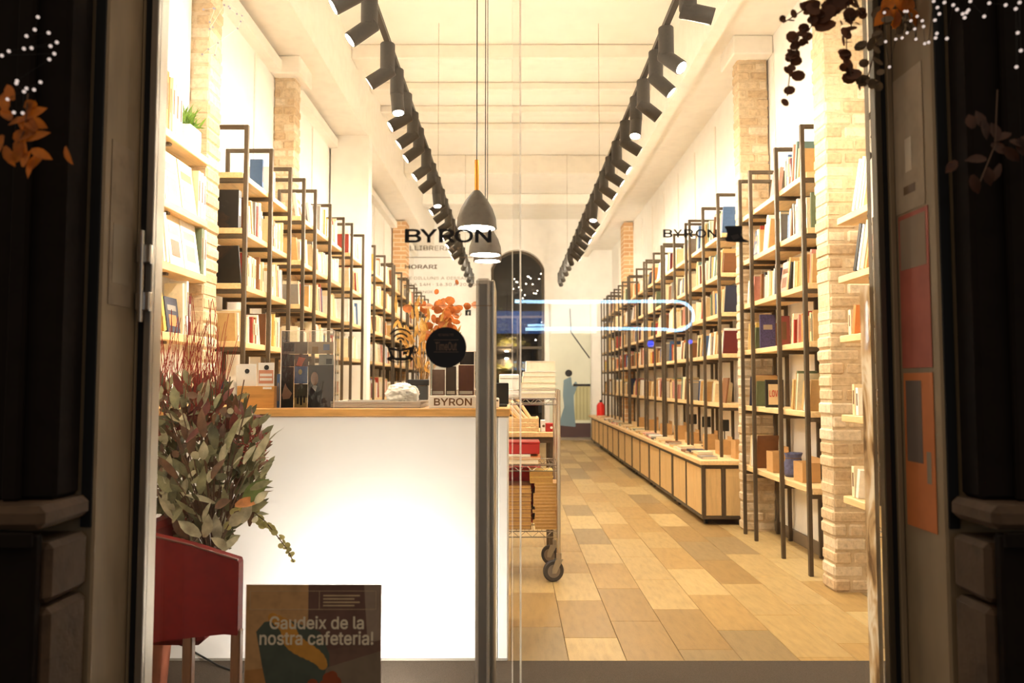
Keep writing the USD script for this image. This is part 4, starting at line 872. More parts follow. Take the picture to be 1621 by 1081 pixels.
struct('trim', cbox(-1.0, YG - .02, ZD, 1.02, YG + .06, 3.34, .004), M_jamb, 'painted transom over the glass doors')
def facade(side, xr, y_in, y_mid, y_out):
    sg = -1 if side == 'left' else 1
    far = xr + sg * 2.2
    def bx(xa, ya, za, xb, yb, zb, b=.005): return cbox(min(xa, xb), ya, za, max(xa, xb), yb, zb, b)
    struct('trim', bx(xr, y_mid, 0, far, 2.02, 3.4), M_jamb, f'painted reveal panel of the {side} jamb')
    struct('trim', bx(xr + sg * .004, y_mid - .006, .86, xr + sg * .03, y_mid - .0005, 3.4), M_gasket, f'dark groove strip on the {side} jamb edge')
    t = thing('pilaster', f'dark moulded shopfront pilaster at the {side} edge of the photograph', 'pilaster', (xr + sg * .3, y_out, 0))
    z0 = 0
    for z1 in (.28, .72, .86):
        part(t, 'plinth_block', bx(xr + sg * .006, y_out, z0 + .006, far, y_mid - .008, z1 - .006, .012), M_facade_lit); 
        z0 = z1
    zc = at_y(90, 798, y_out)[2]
    part(t, 'plinth_face', bx(xr + sg * .02, y_out - .03, 0, far, y_out - .0005, zc - .06, .006), M_facade_shaded)
    part(t, 'capping', bx(xr + sg * .002, y_out - .04, zc - .05, far, y_mid - .008, zc, .014), M_facade_lit)
    part(t, 'capping_bead', bx(xr + sg * .016, y_out - .052, zc - .085, far, y_out - .0408, zc - .052, .01), M_facade_shaded)
    part(t, 'shaft', bx(xr + sg * .03, y_out + .05, zc + .0005, far, y_mid - .008, 3.4, .01), M_facade_shaded)
    part(t, 'shaft_moulding', bx(xr + sg * .1, y_out + .03, zc + .0005, xr + sg * .14, y_out + .0495, 3.4, .008), M_facade_shaded)
facade('left', -.992, 2.0, 1.82, 1.66); facade('right', 1.019, 2.0, 1.80, 1.66)
struct('ground', box(-5, -6.5, -.2, 5, 2.0, -.06), mat('pavement', (70, 64, 58), .8, var=.2, scale=30), 'dark pavement of the street outside')

# posters on the right reveal
def reveal_poster(label, y0, y1, z0, z1, base, extras):
    x = 1.0185
    t = thing('poster', label, 'poster', (x, y0, z0), group='posters on the right jamb')
    part(t, 'sheet', box(x - .0015, y0, z0, x - .0003, y1, z1), base)
    for k, (nm, u0, u1, w0, w1, m) in enumerate(extras):
        part(t, nm, box(x - .0021, y0 + (y1 - y0) * u0, z0 + (z1 - z0) * w0, x - .0016, y0 + (y1 - y0) * u1, z0 + (z1 - z0) * w1), m)
ya_, yb_ = 1.835, 1.985
reveal_poster('faded grey crumpled paper hanging highest on the right jamb', 1.845, 1.985, at_y(1440, 330, 1.9)[2], at_y(1440, 110, 1.9)[2], mat('faded_paper', (176, 156, 132), .8, var=.15, scale=12), [('oval_print', .4, .62, .28, .52, mat('pale_print', (210, 194, 172), .7)), ('smudge_print', .3, .7, .12, .18, M_brown_ink)])
reveal_poster('red square bottomed poster in the middle of the right jamb', ya_, 1.975, at_y(1445, 582, 1.9)[2], at_y(1445, 334, 1.9)[2], mat('faded_red', (178, 92, 72), .7, var=.12, scale=14), [('grey_print', .08, .95, .64, .97, mat('dull_grey_print', (152, 130, 108), .8))])
reveal_poster('orange poster lowest on the right jamb', ya_, 1.972, at_y(1450, 838, 1.9)[2], at_y(1450, 590, 1.9)[2], mat('faded_orange', (206, 118, 58), .7, var=.1, scale=14), [('photo_print', .38, .92, .42, .95, mat('dull_photo', (110, 92, 80), .7)), ('caption_print', .12, .26, .3, .5, M_grey_ink)])
reveal_poster('torn grey notice on the left of the doorway', 0, .001, 0, .001, M_paper, []) if False else None
t = thing('notice', 'grey worn notice taped to the left jamb', 'notice', (-.99, 1.9, 1.4)); x = -.9915
part(t, 'sheet', box(x, 1.85, at_y(190, 484, 1.9)[2], x + .0012, 1.96, at_y(190, 230, 1.9)[2]), mat('worn_notice', (152, 132, 108), .8, var=.25, scale=18)); part(t, 'print_block', box(x + .0012, 1.865, 1.45, x + .0018, 1.945, 1.6), M_grey_ink)

# chrome clad column strip inside the right door
t = thing('film_strip', 'tall strip of wavy glossy clear film standing just inside the right door', 'strip', (.95, 2.05, 0))
zt = at_y(1375, 452, 2.06)[2]; xa, xb = gx(1363, 2.06), gx(1391, 2.06)
nx, nz = 10, 90; V, F = [], []
for j in range(nz + 1):
    for i in range(nx + 1):
        x = xa + (xb - xa) * i / nx; z = zt * j / nz; V.append((x, 2.06 + .010 * (meshkit.fbm(np.array([[x * 45, z * 5, 0.]]), 3, 4)[0] - .5), z))
for j in range(nz):
    for i in range(nx):
        q = j * (nx + 1) + i; F += [[q, q + 1, q + nx + 2], [q, q + nx + 2, q + nx + 1]]
part(t, 'film_face', trimesh.Trimesh(V, F, process=False), M_film, smooth=True)
part(t, 'side_trim', cbox(xb - .006, 2.048, 0, xb, 2.0685, zt, .001), M_edge)

# ------------------------------------------------------------------ vinyls on the glass
YV = YG - .0004
def vinyl(name, label, cat, meshes):
    c = np.mean([m[1].bounds.mean(0) for m in meshes], axis=0)
    t = thing(name, label, cat, (c[0], YV, c[2]))
    for nm, m, mt in meshes: part(t, nm, m, mt, smooth=False)
    return t
vinyl('shop_name_lettering', 'large bold black BYRON lettering on the left glass door', 'lettering', [('letter', px_text(ch, a, 362.5, b, 384, YV), M_ink) for ch, a, b in (('B', 641, 667), ('Y', 665, 692), ('R', 695, 720), ('O', 720, 749), ('N', 752, 778))])
vinyl('opening_hours_lettering', 'thin opening hours lettering on the left glass door', 'lettering', [
    ('subtitle', px_text('· LLIBRERIA ·', 641, 389, 726, 396.5, YV, bold=False), M_grey_ink), ('rule', ext_xz(sbox(gx(641), at_y(0, 408, YG)[2], gx(766), at_y(0, 407, YG)[2]), YV - .0005, YV), M_brown_ink),
    ('heading', px_text('HORARI', 641, 419, 692, 425.5, YV), M_brown_ink), ('days_line', px_text('DE DILLUNS A DISSABTE', 641, 438, 752, 442.5, YV, bold=False), M_grey_ink),
    ('hours_line', px_text('10 A 14H · 16.30 A 20.30H', 641, 448, 759, 452.5, YV, bold=False), M_brown_ink), ('sunday_line', px_text('DIUMENGE', 641, 460, 686, 464, YV, bold=False), M_grey_ink),
    ('rule', ext_xz(sbox(gx(641), at_y(0, 484.3, YG)[2], gx(779), at_y(0, 483.3, YG)[2]), YV - .0005, YV), M_brown_ink)])
def pxpoly(pts, y=YG): return Polygon([(at_y(a, b, y)[0], at_y(a, b, y)[2]) for a, b in pts])
fsq = pxpoly([(737, 491), (745, 491), (745, 499), (737, 499)]).buffer(.0008)
vinyl('social_icons', 'small black social media icons on the left glass door', 'icons', [('square_icon', ext_xz(fsq.difference(pxpoly([(740.6, 499.2), (740.6, 496), (739.8, 496), (739.8, 495), (740.6, 495), (740.8, 493.4), (742.8, 493), (742.8, 494), (741.8, 494.3), (741.8, 495), (742.8, 495), (742.6, 496), (741.8, 496), (741.8, 499.2)])), YV - .0005, YV), M_ink),
    ('camera_icon', ext_xz((lambda q: q.difference(q.buffer(-.0012)))(pxpoly([(722, 492), (729, 492), (729, 499), (722, 499)]).buffer(.001)).union(Point(gx(725.5), at_y(0, 495.5, YG)[2]).buffer(.0035).difference(Point(gx(725.5), at_y(0, 495.5, YG)[2]).buffer(.0024))), YV - .0005, YV), M_grey_ink)])
vinyl('small_shop_lettering', 'smaller black BYRON lettering on the right glass door', 'lettering', [('letter', px_text(ch, a, 363, b, 376, YG + .011), M_ink) for ch, a, b in (('B', 1049.5, 1065), ('Y', 1066, 1080), ('R', 1083, 1098), ('O', 1101, 1118), ('N', 1120, 1135))])
prof = pxpoly([(1149, 357), (1152, 356.5), (1176, 356), (1176.5, 361), (1175, 364), (1176, 367), (1174, 370), (1176.5, 373), (1179, 377), (1187.5, 380.5), (1187, 382), (1166, 382.2), (1152, 381), (1149.5, 377), (1152, 374), (1153, 368), (1151.5, 362), (1149.6, 360)])
vinyl('portrait_emblem', 'dark portrait emblem beside the lettering on the right door', 'emblem', [('silhouette', ext_xz(prof, YG + .0105, YG + .011), M_ink), ('collar_highlight', ext_xz(pxpoly([(1158, 372), (1170, 369), (1173, 375), (1163, 379)]), YG + .01, YG + .0104), mat('charcoal_vinyl', (70, 60, 56), .6))])
cz = lambda py: at_y(0, py, YG)[2]
PXM = YG * 1.0016 / FPX
def arcring(cx, cy, r, w, a, b): return affinity.translate(LineString([(r * PXM * math.sin(t), r * PXM * math.cos(t)) for t in np.linspace(math.radians(a), math.radians(b), 20)]).buffer(w * PXM / 2), gx(cx), cz(cy))
cup = pxpoly([(613, 547), (615, 556), (620, 567), (627, 571), (642, 571), (649, 567), (654, 556), (656, 547), (653, 549), (634, 553), (616, 549)])
cup = cup.difference(pxpoly([(619, 554), (631, 556), (632, 566), (625, 566), (621, 561)])).difference(pxpoly([(634.5, 556), (648, 554), (647, 562), (643, 566), (635, 566)])).union(sbox(gx(638), cz(561), gx(645), cz(556)))
cup = cup.union(arcring(656.5, 553, 5, 2, -40, 190))
sauc = affinity.translate(affinity.scale(Point(0, 0).buffer(1, 24), 21 * PXM, 6 * PXM), gx(634), cz(568)); saucer = sauc.difference(affinity.translate(affinity.scale(Point(0, 0).buffer(1, 24), 15 * PXM, 2.6 * PXM), gx(635), cz(570))).difference(affinity.scale(cup.convex_hull, .9, .9))
vinyl('cafe_wifi_sticker', 'black coffee cup and wifi sticker on the left glass door', 'sticker', [('cup', ext_xz(cup, YV - .0005, YV), M_ink), ('saucer', ext_xz(saucer, YV - .0005, YV), M_ink)] + [('wifi_arc', ext_xz(arcring(634, 541, r, 2.6, -52, 52), YV - .0005, YV), M_ink) for r in (6, 13, 20)] + [('wifi_dot', ext_xz(Point(gx(634), cz(540)).buffer(2.2 * PXM), YV - .0005, YV), M_ink)])
cx_, cy_ = gx(706), cz(550)
bd = ext_xz(Point(cx_, cy_).buffer(32.3 * PXM, 48), YV - .0008, YV)
M_dimink = mat('dim_bronze_ink', (118, 92, 72), .5)
YW = YV - .0009
mx = [('disc', bd, M_ink), ('publisher_name', px_text('TimeOut', 689, 541, 723, 555, YW), M_dimink), ('caption', px_text('RECOMANAT PER', 694, 528, 718, 532, YW, bold=False), M_dimink)]
for py in (538, 557): mx.append(('rule', ext_xz(sbox(gx(687), cz(py + .5), gx(726), cz(py - .3)), YW - .0004, YW), M_dimink))
vinyl('round_sticker', 'round black recommendation sticker on the left glass door', 'sticker', mx)
# poster on the glass: terraced interior with a chair, generic
YP = YG - .0012
pa, pb, pt = gx(397.5), gx(608), at_y(0, 925, YG)[2]; pbz = pt - (pb - pa) * 1.42
def PP(u, v): return (pa + (pb - pa) * u, pt - (pb - pa) * v)   # v down in widths
def ppoly(*q): return Polygon([PP(*c) for c in q])
prt = lambda n, c: mat('poster_' + n, c, .35, var=.18, scale=26)
pl = [('sheet', box(pa, YP, pbz, pb, YP + .0008, pt), prt('umber', (128, 98, 82))),
      ('wall_print', ext_xz(ppoly((0, 0), (.46, 0), (.46, .6), (0, .64)), YP - .0004, YP), prt('tan', (214, 164, 110))),
      ('floor_print', ext_xz(ppoly((0, .62), (.5, .56), (.55, 1.42), (0, 1.42)), YP - .0005, YP), prt('amber', (196, 138, 80))),
      ('shadow_print', ext_xz(ppoly((.46, .0), (1, .0), (1, .4), (.46, .5)), YP - .0004, YP), prt('plum', (122, 90, 78))),
      ('curtain_print', ext_xz(ppoly((.87, 0), (1, 0), (1, .4), (.9, .42)), YP - .0006, YP), prt('stone', (166, 142, 122))),
      ('chair_print', ext_xz(ppoly((.08, .34), (.14, .27), (.3, .25), (.55, .34), (.62, .5), (.62, .9), (.2, .9), (.13, .6)), YP - .0007, YP), prt('teal', (92, 98, 84))),
      ('cushion_print', ext_xz(ppoly((.6, .6), (1, .48), (1, 1.0), (.5, 1.0)), YP - .0008, YP), prt('clay', (142, 122, 100)))]
fo = unary_union([Point(PP(.2 + .36 * t + .03 * math.sin(9 * t), .24 + .34 * t)).buffer((.035 + .03 * math.sin(PI * t)) * (pb - pa)) for t in np.linspace(0, 1, 16)])
pl.append(('plant_print', ext_xz(fo, YP - .0009, YP), prt('ochre', (220, 156, 70))))
fo2 = unary_union([Point(PP(.5 + .2 * t, .72 + .06 * math.sin(7 * t))).buffer(.04 * (pb - pa)) for t in np.linspace(0, 1, 8)]); pl.append(('flower_print', ext_xz(fo2, YP - .001, YP), prt('rust', (160, 80, 46))))
for (u0, v0, u1, v1) in ((.03, .045, .96, .048), (.03, .178, .96, .181), (.03, .045, .033, .181), (.957, .045, .96, .181), (.54, .045, .543, .181)): pl.append(('rule_print', ext_xz(sbox(*PP(u0, v1), *PP(u1, v0)), YP - .0012, YP), prt('line', (214, 186, 146))))
for k in range(4): pl.append(('caption_print', ext_xz(sbox(*PP(.57, .085 + k * .024), *PP(.84 - .04 * (k % 2), .075 + k * .024)), YP - .0012, YP), prt('line', (214, 186, 146))))
M_ptxt = mat('poster_text', (244, 226, 196), .6)
pl.append(('headline', px_text('Gaudeix de la', 427, 975, 576, 996, YP - .0013), M_ptxt)); pl.append(('headline', px_text('nostra cafeteria!', 411, 999, 591, 1021, YP - .0013), M_ptxt))
vinyl('cafeteria_poster', 'brown printed cafeteria poster taped to the left glass door', 'poster', pl)

# anti-theft gate post just inside
pxl, pxr = 753, 783; YPst = 2.55
a, b = at_y(pxl, 600, YPst)[0], at_y(pxr, 600, YPst)[0]; zt = at_y(768, 440, YPst)[2]
t = thing('gate_post', 'tall grey anti-theft gate post standing behind the glass', 'gate post', ((a + b) / 2, YPst, 0))
part(t, 'post_body', cbox(a, YPst, .012, b - .014, YPst + .30, zt, .008), M_greypost); part(t, 'front_inset', cbox(a + .012, YPst - .003, .02, b - .026, YPst - .0003, zt - .02, .001), mat('grey_inset', (122, 116, 110), .4))
part(t, 'side_trim', cbox(b - .0135, YPst + .003, .012, b, YPst + .297, zt - .006, .004), M_alu); part(t, 'foot_plate', cbox(a - .03, YPst - .03, .0035, b + .03, YPst + .33, .0115, .003), M_greypost)

# ------------------------------------------------------------------ red armchair with a bouquet, pot
YH = 2.60
P = lambda px, py: (at_y(px, py, YH)[0], at_y(px, py, YH)[2])
t = thing('armchair', 'red leather tub armchair with dark wooden legs at the left door edge', 'armchair', (-1.15, YH, 0))
side = Polygon([P(215, 842), P(300, 862), P(376, 886), P(378, 892), P(376, 1006), P(354, 1004), P(300, 1010), P(215, 1020)])
part(t, 'arm', ext_xz(side.buffer(-.004).buffer(.004), YH, YH + .045), M_red)
part(t, 'arm', ext_xz(Polygon([(-1.62, .30), (-1.27, .30), (-1.27, .605), (-1.30, .625), (-1.62, .66)]), YH + .36, YH + .40), M_red)
xl, xr = P(215, 842)[0], P(376, 886)[0]
part(t, 'arm_piping', tube([(P(215, 842)[0], YH - .001, P(215, 842)[1]), (P(300, 862)[0], YH - .001, P(300, 862)[1]), (P(377, 886)[0], YH - .001, P(377, 886)[1])], .004, 8), mat('dark_piping', (92, 46, 30), .4))
part(t, 'seat', cbox(xl + .02, YH + .046, .30, -1.06, YH + .358, .40, .02), M_red); part(t, 'backrest', cbox(xl - .07, YH + .002, .30, xl + .012, YH + .40, .70, .02), M_red)
for (x, y) in ((P(371.5, 1000)[0], YH + .006), (P(295, 1000)[0] - .0, YH + .006), (P(371.5, 1000)[0] * (1 + .362 / YH), YH + .362), (P(295, 1000)[0] * (1 + .362 / YH), YH + .362)):
    part(t, 'leg', cbox(x - .016, y, .0035, x + .016, y + .034, .36 if False else P(0, 1004)[1] + .01, .004), M_chairwood)
vb = np.array([at_y(338, 880, 2.80)[0], 2.80, .4005])
bq = thing('dried_bouquet', 'large dried bouquet of grey green leaves and red sprigs on the armchair', 'bouquet', vb)
part(bq, 'vase', lathe([[0, 0], [.05, 0], [.06, .03], [.055, .08], [.04, .1], [.036, .1], [.05, .078], [.054, .03], [.046, .006], [0, .006]], vb, 24), mat('stoneware', (110, 96, 82), .6), smooth=40)
r3 = random.Random(21)
LM = [leafmat('leaf_sage', (134, 130, 96)), leafmat('leaf_olive', (92, 88, 58)), leafmat('leaf_silver', (184, 176, 146)), leafmat('leaf_brown', (104, 74, 52)), leafmat('leaf_wine', (112, 56, 46)), leafmat('leaf_straw', (206, 186, 140))]
M_stem, M_sprig = mat('stem_brown', (92, 66, 46), .7), mat('sprig_red', (150, 52, 40), .6)
stems = []
neck = vb + [0, 0, .1]
for k in range(44):
    px, py = r3.uniform(215, 420), r3.uniform(590, 800); y = 2.88 + r3.uniform(-.17, .22); T_ = at_y(px, py, y)
    stems.append(tube(curve(vb + [0, 0, .01], neck + [0, 0, .18], T_, 8), .0022, 4))
part(bq, 'stems', stems, M_stem, kind='stuff')
for q, mm in enumerate((1, 3, 0)):
    fo_ = []
    for k in range(300):
        while True:
            px, py = r3.uniform(205, 425), r3.uniform(605, 872)
            if ((px - 288) / 74) ** 2 + ((py - 828) / 50) ** 2 < 1 or ((px - 302) / 116) ** 2 + ((py - 742) / 136) ** 2 < 1 and not (py > 830 and px > 370) and not (px > 380 and py < 650): break
        c = at_y(px, py, 2.95 + r3.gauss(0, .08)); d = (c - neck) / np.linalg.norm(c - neck) + [r3.gauss(0, .6), r3.gauss(0, .4), r3.gauss(0, .5)]
        fo_.append(leaf(c, d, (r3.gauss(0, .6), -1, r3.gauss(.3, .6)), r3.uniform(.04, .09), r3.uniform(.014, .03), r3.uniform(0, .5), 3))
    part(bq, 'small_foliage', fo_, LM[mm], kind='stuff', smooth=True)
def inside(px, py):     # outline of the bouquet in its own plane
    if ((px - 288) / 78) ** 2 + ((py - 828) / 52) ** 2 < 1: return True
    e = ((px - 306) / 122) ** 2 + ((py - 742) / 138) ** 2
    return e < 1 and not (py > 830 and px > 370) and not (px > 380 and py < 650)
n = 0
while n < 265:
    px, py = r3.uniform(205, 430), r3.uniform(605, 882)
    if not inside(px, py): continue
    y = 2.88 + r3.gauss(0, .11); y = max(2.68, y); c = at_y(px, py, y)
    d = (c - neck); d /= np.linalg.norm(d); d = d + [r3.gauss(0, .5), r3.gauss(0, .5), r3.gauss(0, .45)]
    up = (r3.gauss(0, .6), -1, r3.gauss(.5, .6)); u = r3.random()
    wt_ = LM[4] if (py < 690 and u < .4) else LM[r3.choice((0, 0, 1, 1, 2, 2, 2, 3))]
    if u > .8: m = disc_leaf(c, up, r3.uniform(.014, .024), .8)
    else: m = leaf(c - np.array(d) * .03, d, up, r3.uniform(.06, .12), r3.uniform(.022, .045), r3.uniform(-.1, .5))
    part(bq, 'leaf', m, wt_, smooth=True); n += 1
big = at_y(372, 775, 2.76); part(bq, 'leaf', leaf(at_y(385, 795, 2.76), at_y(432, 750, 2.74) - at_y(385, 795, 2.76), (0, -1, .3), .125, .062, .1, 6), leafmat('leaf_green', (96, 110, 56)), smooth=True, label='broad pointed green leaf')
part(bq, 'leaf', leaf(at_y(372, 800, 2.74), at_y(410, 788, 2.74) - at_y(372, 800, 2.74), (0, -1, .6), .09, .04, .3, 5), leafmat('leaf_rust', (206, 136, 80)), smooth=True, label='rust coloured curled leaf')
# hanging eucalyptus twig to the right
tw = [at_y(a, b, 2.8) for a, b in ((352, 850), (372, 810), (395, 805), (420, 825), (440, 850), (455, 870), (465, 890))]
part(bq, 'trailing_twig', tube(tw, .002, 5), M_stem)
for k in range(30):
    s_ = k / 29 * 5.4 + .5; i = min(5, int(s_)); c = tw[i] + (tw[i + 1] - tw[i]) * (s_ - i) + np.array([r3.gauss(0, .008), r3.gauss(0, .01), r3.gauss(0, .01)])
    part(bq, 'round_leaf', disc_leaf(c, (r3.gauss(0, .6), -1, r3.gauss(0, .6)), .017 * (1.15 - .6 * k / 29), .85), leafmat('leaf_eucalyptus', (168, 158, 100)), smooth=True)
sp = []
for k in range(150):
    px0, py0 = r3.uniform(238, 350), r3.uniform(590, 700); b0 = at_y(px0, py0, 2.9); b1 = at_y(px0 + r3.gauss(5, 14), py0 - r3.uniform(50, 140), 2.9 + r3.gauss(0, .06)); sp.append(tube(curve(b0, (b0 + b1) / 2 + [r3.gauss(0, .02), 0, 0], b1, 6), .0013, 3))
for k in range(26):
    b0 = at_y(r3.uniform(365, 395), r3.uniform(690, 740), 2.85); b1 = at_y(r3.uniform(395, 428), r3.uniform(680, 730), 2.82); sp.append(tube([b0, b1], .001, 3))
    for q in range(5): sp.append(trimesh.creation.icosphere(1, .0035).apply_translation(b0 + (b1 - b0) * r3.random() + np.array([r3.gauss(0, .006), 0, r3.gauss(0, .006)])))
part(bq, 'red_sprigs', sp, M_sprig, kind='stuff')
fx, fy = -.60, 2.72  # lamp below is out of view and lights the counter front
t = thing('unseen_floor_spotlight', 'unseen floor spotlight behind the cafeteria poster, placed to light the counter front', 'spotlight', (fx, fy, .0035))
part(t, 'base', lathe([[0, 0], [.06, 0], [.06, .01], [.012, .014], [.012, .05], [0, .05]], (fx, fy, .0035), 24), M_black)
d = np.array([.02, .64, .16]); d /= np.linalg.norm(d); c0 = np.array([fx, fy, .1]) - d * .05
h = lathe([[0, 0], [.04, 0], [.045, .006], [.045, .11], [.04, .11], [.04, .1], [0, .1]], n=24); h.apply_transform(trimesh.geometry.align_vectors([0, 0, 1], d)); h.apply_translation(c0); hd = part(t, 'lamp_head', h, M_black)
l = trimesh.creation.cylinder(radius=.039, height=.003, sections=20); l.apply_transform(trimesh.geometry.align_vectors([0, 0, 1], d)); l.apply_translation(c0 + d * .104); part(hd, 'lens', l, M_lens_floor, smooth=False)
pp = at_y(236, 1075, 3.08); 
t = thing('terracotta_pot', 'terracotta floor pot behind the red armchair', 'pot', (pp[0], 3.08, 0.0035))
part(t, 'pot_body', lathe([[0, 0], [.066, 0], [.083, .22], [.076, .22], [.06, .012], [0, .012]], (pp[0], 3.08, .0035), 30), mat('terracotta', (150, 84, 58), .8, var=.15, scale=20), smooth=40); part(t, 'rim', lathe([[.077, .19], [.09, .19], [.09, .228], [.077, .228]], (pp[0], 3.08, .0035), 30), _m['terracotta'], smooth=40)
part(t, 'soil', cyl((pp[0], 3.08, .17), (pp[0], 3.08, .19), .072, 24), M_gasket)
solo('power_cable', tube([at_y(262, 1012, 3.346), at_y(290, 1022, 3.346), at_y(318, 1038, 3.342), at_z(345, 1053, .0085), at_z(364, 1060, .0085), at_z(384, 1064, .0085)], .004, 8), M_black, 'thin black power cable on the floor behind the armchair', 'cable')

# ------------------------------------------------------------------ plant, bottles and things on the near left shelves
pc = np.array([-1.83 - .03, 4.28, NEAR_Z_L[0] + .0455])
t = thing('potted_plant', 'small bright green grass plant in a white square pot on the top left shelf', 'potted plant', pc)
part(t, 'pot', cbox(pc[0] - .05, 4.20, pc[2], pc[0] + .05, 4.35, pc[2] + .13, .008), M_white); gr = leafmat('grass_green', (112, 146, 52))
for k in range(70):
    b0 = (pc[0] + r3.gauss(0, .02), 4.275 + r3.gauss(0, .035), pc[2] + .128); part(t, 'blade', leaf(b0, (r3.gauss(0, .5), r3.gauss(0, .6), 1), (r3.gauss(0, 1), -1, 0), r3.uniform(.07, .13), .013, r3.uniform(.1, .6), 3), gr, smooth=True)
# fire extinguisher at the far bench end
ex = at_y(951, 655, 15.1)
t = thing('fire_extinguisher', 'small red fire extinguisher at the far end of the bench', 'fire extinguisher', (1.78, 15.1, BT))
part(t, 'cylinder_body', lathe([[0, 0], [.075, 0], [.08, .02], [.08, .22], [.05, .27], [.02, .285], [0, .285]], (1.76, 15.1, BT), 24), mat('signal_red', (208, 40, 30), .35), smooth=40); part(t, 'valve', cbox(1.74, 15.08, BT + .285, 1.78, 15.12, BT + .33, .004), M_black)
# ------------------------------------------------------------------ garlands and fairy lights on the shopfront
r4 = random.Random(33)
M_euc, M_rustleaf = leafmat('garland_eucalyptus', (104, 62, 38), .2), leafmat('garland_rust', (186, 104, 24), .3)
YGa = 1.86
g = thing('eucalyptus_garland', 'dark eucalyptus garland hanging at the top right of the doorway', 'garland', at_y(1380, 20, YGa))
def strand(pts, n, R, y, sq_=.8, taper=.5, mat_=None, jit=3):
    P_ = [at_y(a, b, y + r4.gauss(0, .004)) for a, b in pts]; part(g, 'twig', tube(P_, .0016, 5), M_stem)
    for k in range(n):
        s_ = k / max(1, n - 1) * (len(P_) - 1.001); i = int(s_); c = P_[i] + (P_[i + 1] - P_[i]) * (s_ - i) + np.array([r4.gauss(0, jit), r4.gauss(0, jit), r4.gauss(0, jit)]) * .0026
        part(g, 'round_leaf', disc_leaf(c, (r4.gauss(0, .55), -1, r4.gauss(0, .55)), R * (1 - taper * k / n) * r4.uniform(.7, 1.35), sq_), mat_ or M_euc, smooth=True)
strand([(1300, -20), (1280, 15), (1285, 40), (1275, 60), (1258, 85), (1262, 75)], 16, .017, YGa)
strand([(1290, 0), (1268, 18), (1250, 30), (1240, 36)], 8, .012, YGa)
strand([(1275, 45), (1256, 66), (1250, 84), (1252, 100), (1250, 120), (1246, 152)], 15, .016, YGa, taper=.15)
strand([(1340, -20), (1345, 20), (1348, 45), (1340, 60), (1340, 78), (1342, 95), (1346, 112), (1348, 124)], 15, .019, YGa, taper=.1)
strand([(1310, -15), (1322, 5), (1318, 18), (1300, 28)], 14, .026, YGa, taper=.2)
strand([(1345, -10), (1365, 22), (1352, 30), (1336, 30)], 12, .013, YGa)
strand([(1400, 20), (1392, 55), (1385, 80), (1378, 105), (1372, 128), (1368, 138)], 22, .016, YGa, taper=.2, jit=6, mat_=leafmat('garland_grey', (112, 92, 68), .15))
strand([(1420, -10), (1440, 15), (1430, 40), (1418, 55)], 16, .016, YGa, jit=6, mat_=leafmat('garland_grey', (112, 92, 68), .15))
for k in range(7):
    c = at_y(r4.uniform(1392, 1440), r4.uniform(-15, 32), YGa - .01); part(g, 'rust_leaf', leaf(c, (r4.gauss(0, .6), 0, -1), (r4.gauss(0, .4), -1, 0), .05, .034, .2), M_rustleaf, smooth=True)
t = thing('string_lights', 'warm fairy lights wound through the top right garland', 'string lights', at_y(1450, 30, 1.8))
LP = [(1400, 20), (1402, 66), (1418, 62), (1428, 60), (1436, 18), (1442, 33), (1448, 46), (1460, 33), (1462, 42), (1470, 67), (1481, 60), (1484, 12), (1487, 22), (1483, 53), (1499, 61), (1452, 26), (1509, 8), (1515, 15), (1524, 22), (1530, 20), (1533, 16), (1527, 28), (1558, 26), (1608, 14), (1614, 4), (1566, 5), (1611, 52), (1616, 80), (1609, 106), (1480, 32), (1432, 18), (1464, 69), (1478, 2), (1495, 4), (1536, 2), (1592, 8), (1436, 52), (1450, 62), (1408, 110 - 4)]
pts = [at_y(a, b, float(np.interp(a, [1440, 1490, 1560, 1621], [1.82, 1.62, 1.60, 1.56]))) for a, b in LP]
for p in pts: part(t, 'bulb', trimesh.creation.icosphere(1, .0036).apply_translation(p), M_fairy, smooth=True)
o = sorted(range(len(LP)), key=lambda k: LP[k][0]); part(t, 'wire', tube([pts[k] for k in o], .0008, 4), M_gasket)
t = thing('string_lights', 'warm fairy lights with dried leaves on the left pilaster', 'string lights', at_y(50, 100, 1.5))
LP = [(60, 27), (55, 47), (42, 57), (77, 52), (38, 77), (50, 76), (80, 73), (90, 67), (14, 81), (3, 88), (86, 85), (78, 94), (27, 128), (42, 140), (54, 142), (64, 130), (12, 157), (22, 178), (36, 179), (38, 145), (26, 132)]
pts = [at_y(a, b, 1.50) for a, b in LP]
for p in pts: part(t, 'bulb', trimesh.creation.icosphere(1, .0034).apply_translation(p), M_fairy, smooth=True)
part(t, 'wire', tube(pts, .0008, 4), M_gasket)
for gx0, gy0, sx_, sy_, n_, lab in ((40, 205, 22, 26, 26, 'rusty dried leaf garland on the left pilaster'), (1575, 230, 26, 40, 16, 'dim rusty leaf garland on the right pilaster')):
    yy = 1.50 if gx0 < 800 else 1.6
    g2 = thing('leaf_garland', lab, 'garland', at_y(gx0, gy0, yy))
    for k in range(n_):
        c = at_y(gx0 + r4.gauss(0, sx_), gy0 + r4.gauss(0, sy_), yy); part(g2, 'leaf', leaf(c, (r4.gauss(0, .8), 0, r4.gauss(0, .8)), (r4.gauss(0, .5), -1, r4.gauss(0, .5)), r4.uniform(.03, .05), .022, .2), M_rustleaf if gx0 < 800 else leafmat('garland_dim', (74, 40, 20), .2), smooth=True)  # dimness of the right garland is put into a darker leaf colour
    part(g2, 'twig', tube([at_y(gx0 - sx_, gy0 + sy_ * 1.6, yy), at_y(gx0, gy0, yy), at_y(gx0 + 4, gy0 - sy_ * 2.2, yy)], .0015, 5), M_stem)
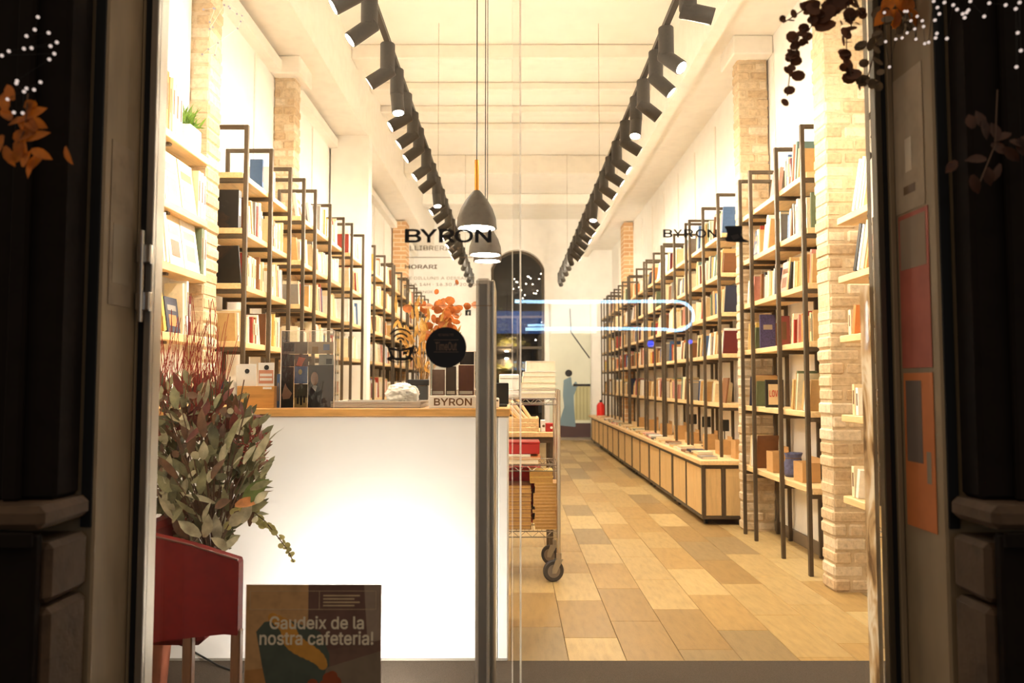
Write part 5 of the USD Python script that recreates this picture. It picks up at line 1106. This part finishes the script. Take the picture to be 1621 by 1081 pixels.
# small bright dots at the head of the near left pillar
t = thing('string_lights', 'tiny white lights on a thin wire before the nearest left pillar', 'string lights', at_y(350, 30, 2.2))
LP = [(322, 15), (338, 13), (340, 14), (332, 35), (337, 43), (332, 46), (355, 8), (362, 10), (364, 13), (375, 22), (383, 25), (381, 34), (376, 45), (330, 78), (320, 86), (340, 87), (345, 68)]
pts = [at_y(a, b, 4.452) for a, b in LP]
for p in pts: part(t, 'bulb', trimesh.creation.icosphere(1, .0062).apply_translation(p), M_fairy, smooth=True)
part(t, 'wire', tube(pts, .001, 3), M_white)

# ------------------------------------------------------------------ neon sign across the street, mirrored faintly in the right door
YN = -6.0; yvirt = 2 * (YG + .012) - YN
def NV(px, py):
    p = at_y(px, py, yvirt); return (p[0], YN, p[2])
t = thing('neon_sign', 'pale blue neon outline across the street, mirrored in the right glass door', 'neon sign', NV(950, 500))
nb = [NV(815, 477), NV(900, 478), NV(1000, 477), NV(1070, 477)]
arc = [NV(1070 + 28 * math.sin(a), 500 - 23 * math.cos(a)) for a in np.linspace(0, PI, 14)]
low = [NV(1070, 523), NV(1050, 521), NV(1000, 520), NV(900, 520), NV(832, 521)]
part(t, 'neon_tube', tube(nb + arc[1:-1] + low, .022, 8), emission('neon_blue', (.38, .68, 1.0), 5.))
part(t, 'neon_tube', tube([NV(835, 515), NV(862, 514.5)], .016, 8), _m['neon_blue'])
part(t, 'blue_dot', trimesh.creation.icosphere(2, .045).apply_translation(NV(1030, 544)), emission('neon_deep_blue', (.06, .10, 1.0), 4.), smooth=True)
part(t, 'blue_dot', trimesh.creation.icosphere(2, .03).apply_translation(NV(1093, 541)), _m['neon_deep_blue'], smooth=True)
A, B = NV(874, 473), NV(946, 526); part(t, 'unseen_light_box', box(A[0], YN - .2, B[2], B[0], YN - .08, A[2]), emission('unseen_box_white', (1, .95, .86), 1.7))  # out of view, placed to mirror a white glow in the door
A, B = NV(786, 490), NV(905, 526); part(t, 'unseen_blue_panel', box(A[0], YN - .26, B[2], B[0], YN - .21, A[2]), emission('unseen_panel_blue', (.08, .22, .62), .9))  # out of view, placed to mirror a blue band in the glass
for x in (NV(830, 500)[0], NV(960, 500)[0], NV(1085, 500)[0]): part(t, 'bracket', box(x - .01, YN - .3, NV(830, 477)[2], x + .01, YN - .03, NV(830, 477)[2] + .02), M_black)
struct('wall_opposite', box(-5, YN - .5, -.06, 5, YN - .3, 5), mat('opposite_render', (60, 54, 50), .8, var=.2, scale=2), 'dark building front across the street')
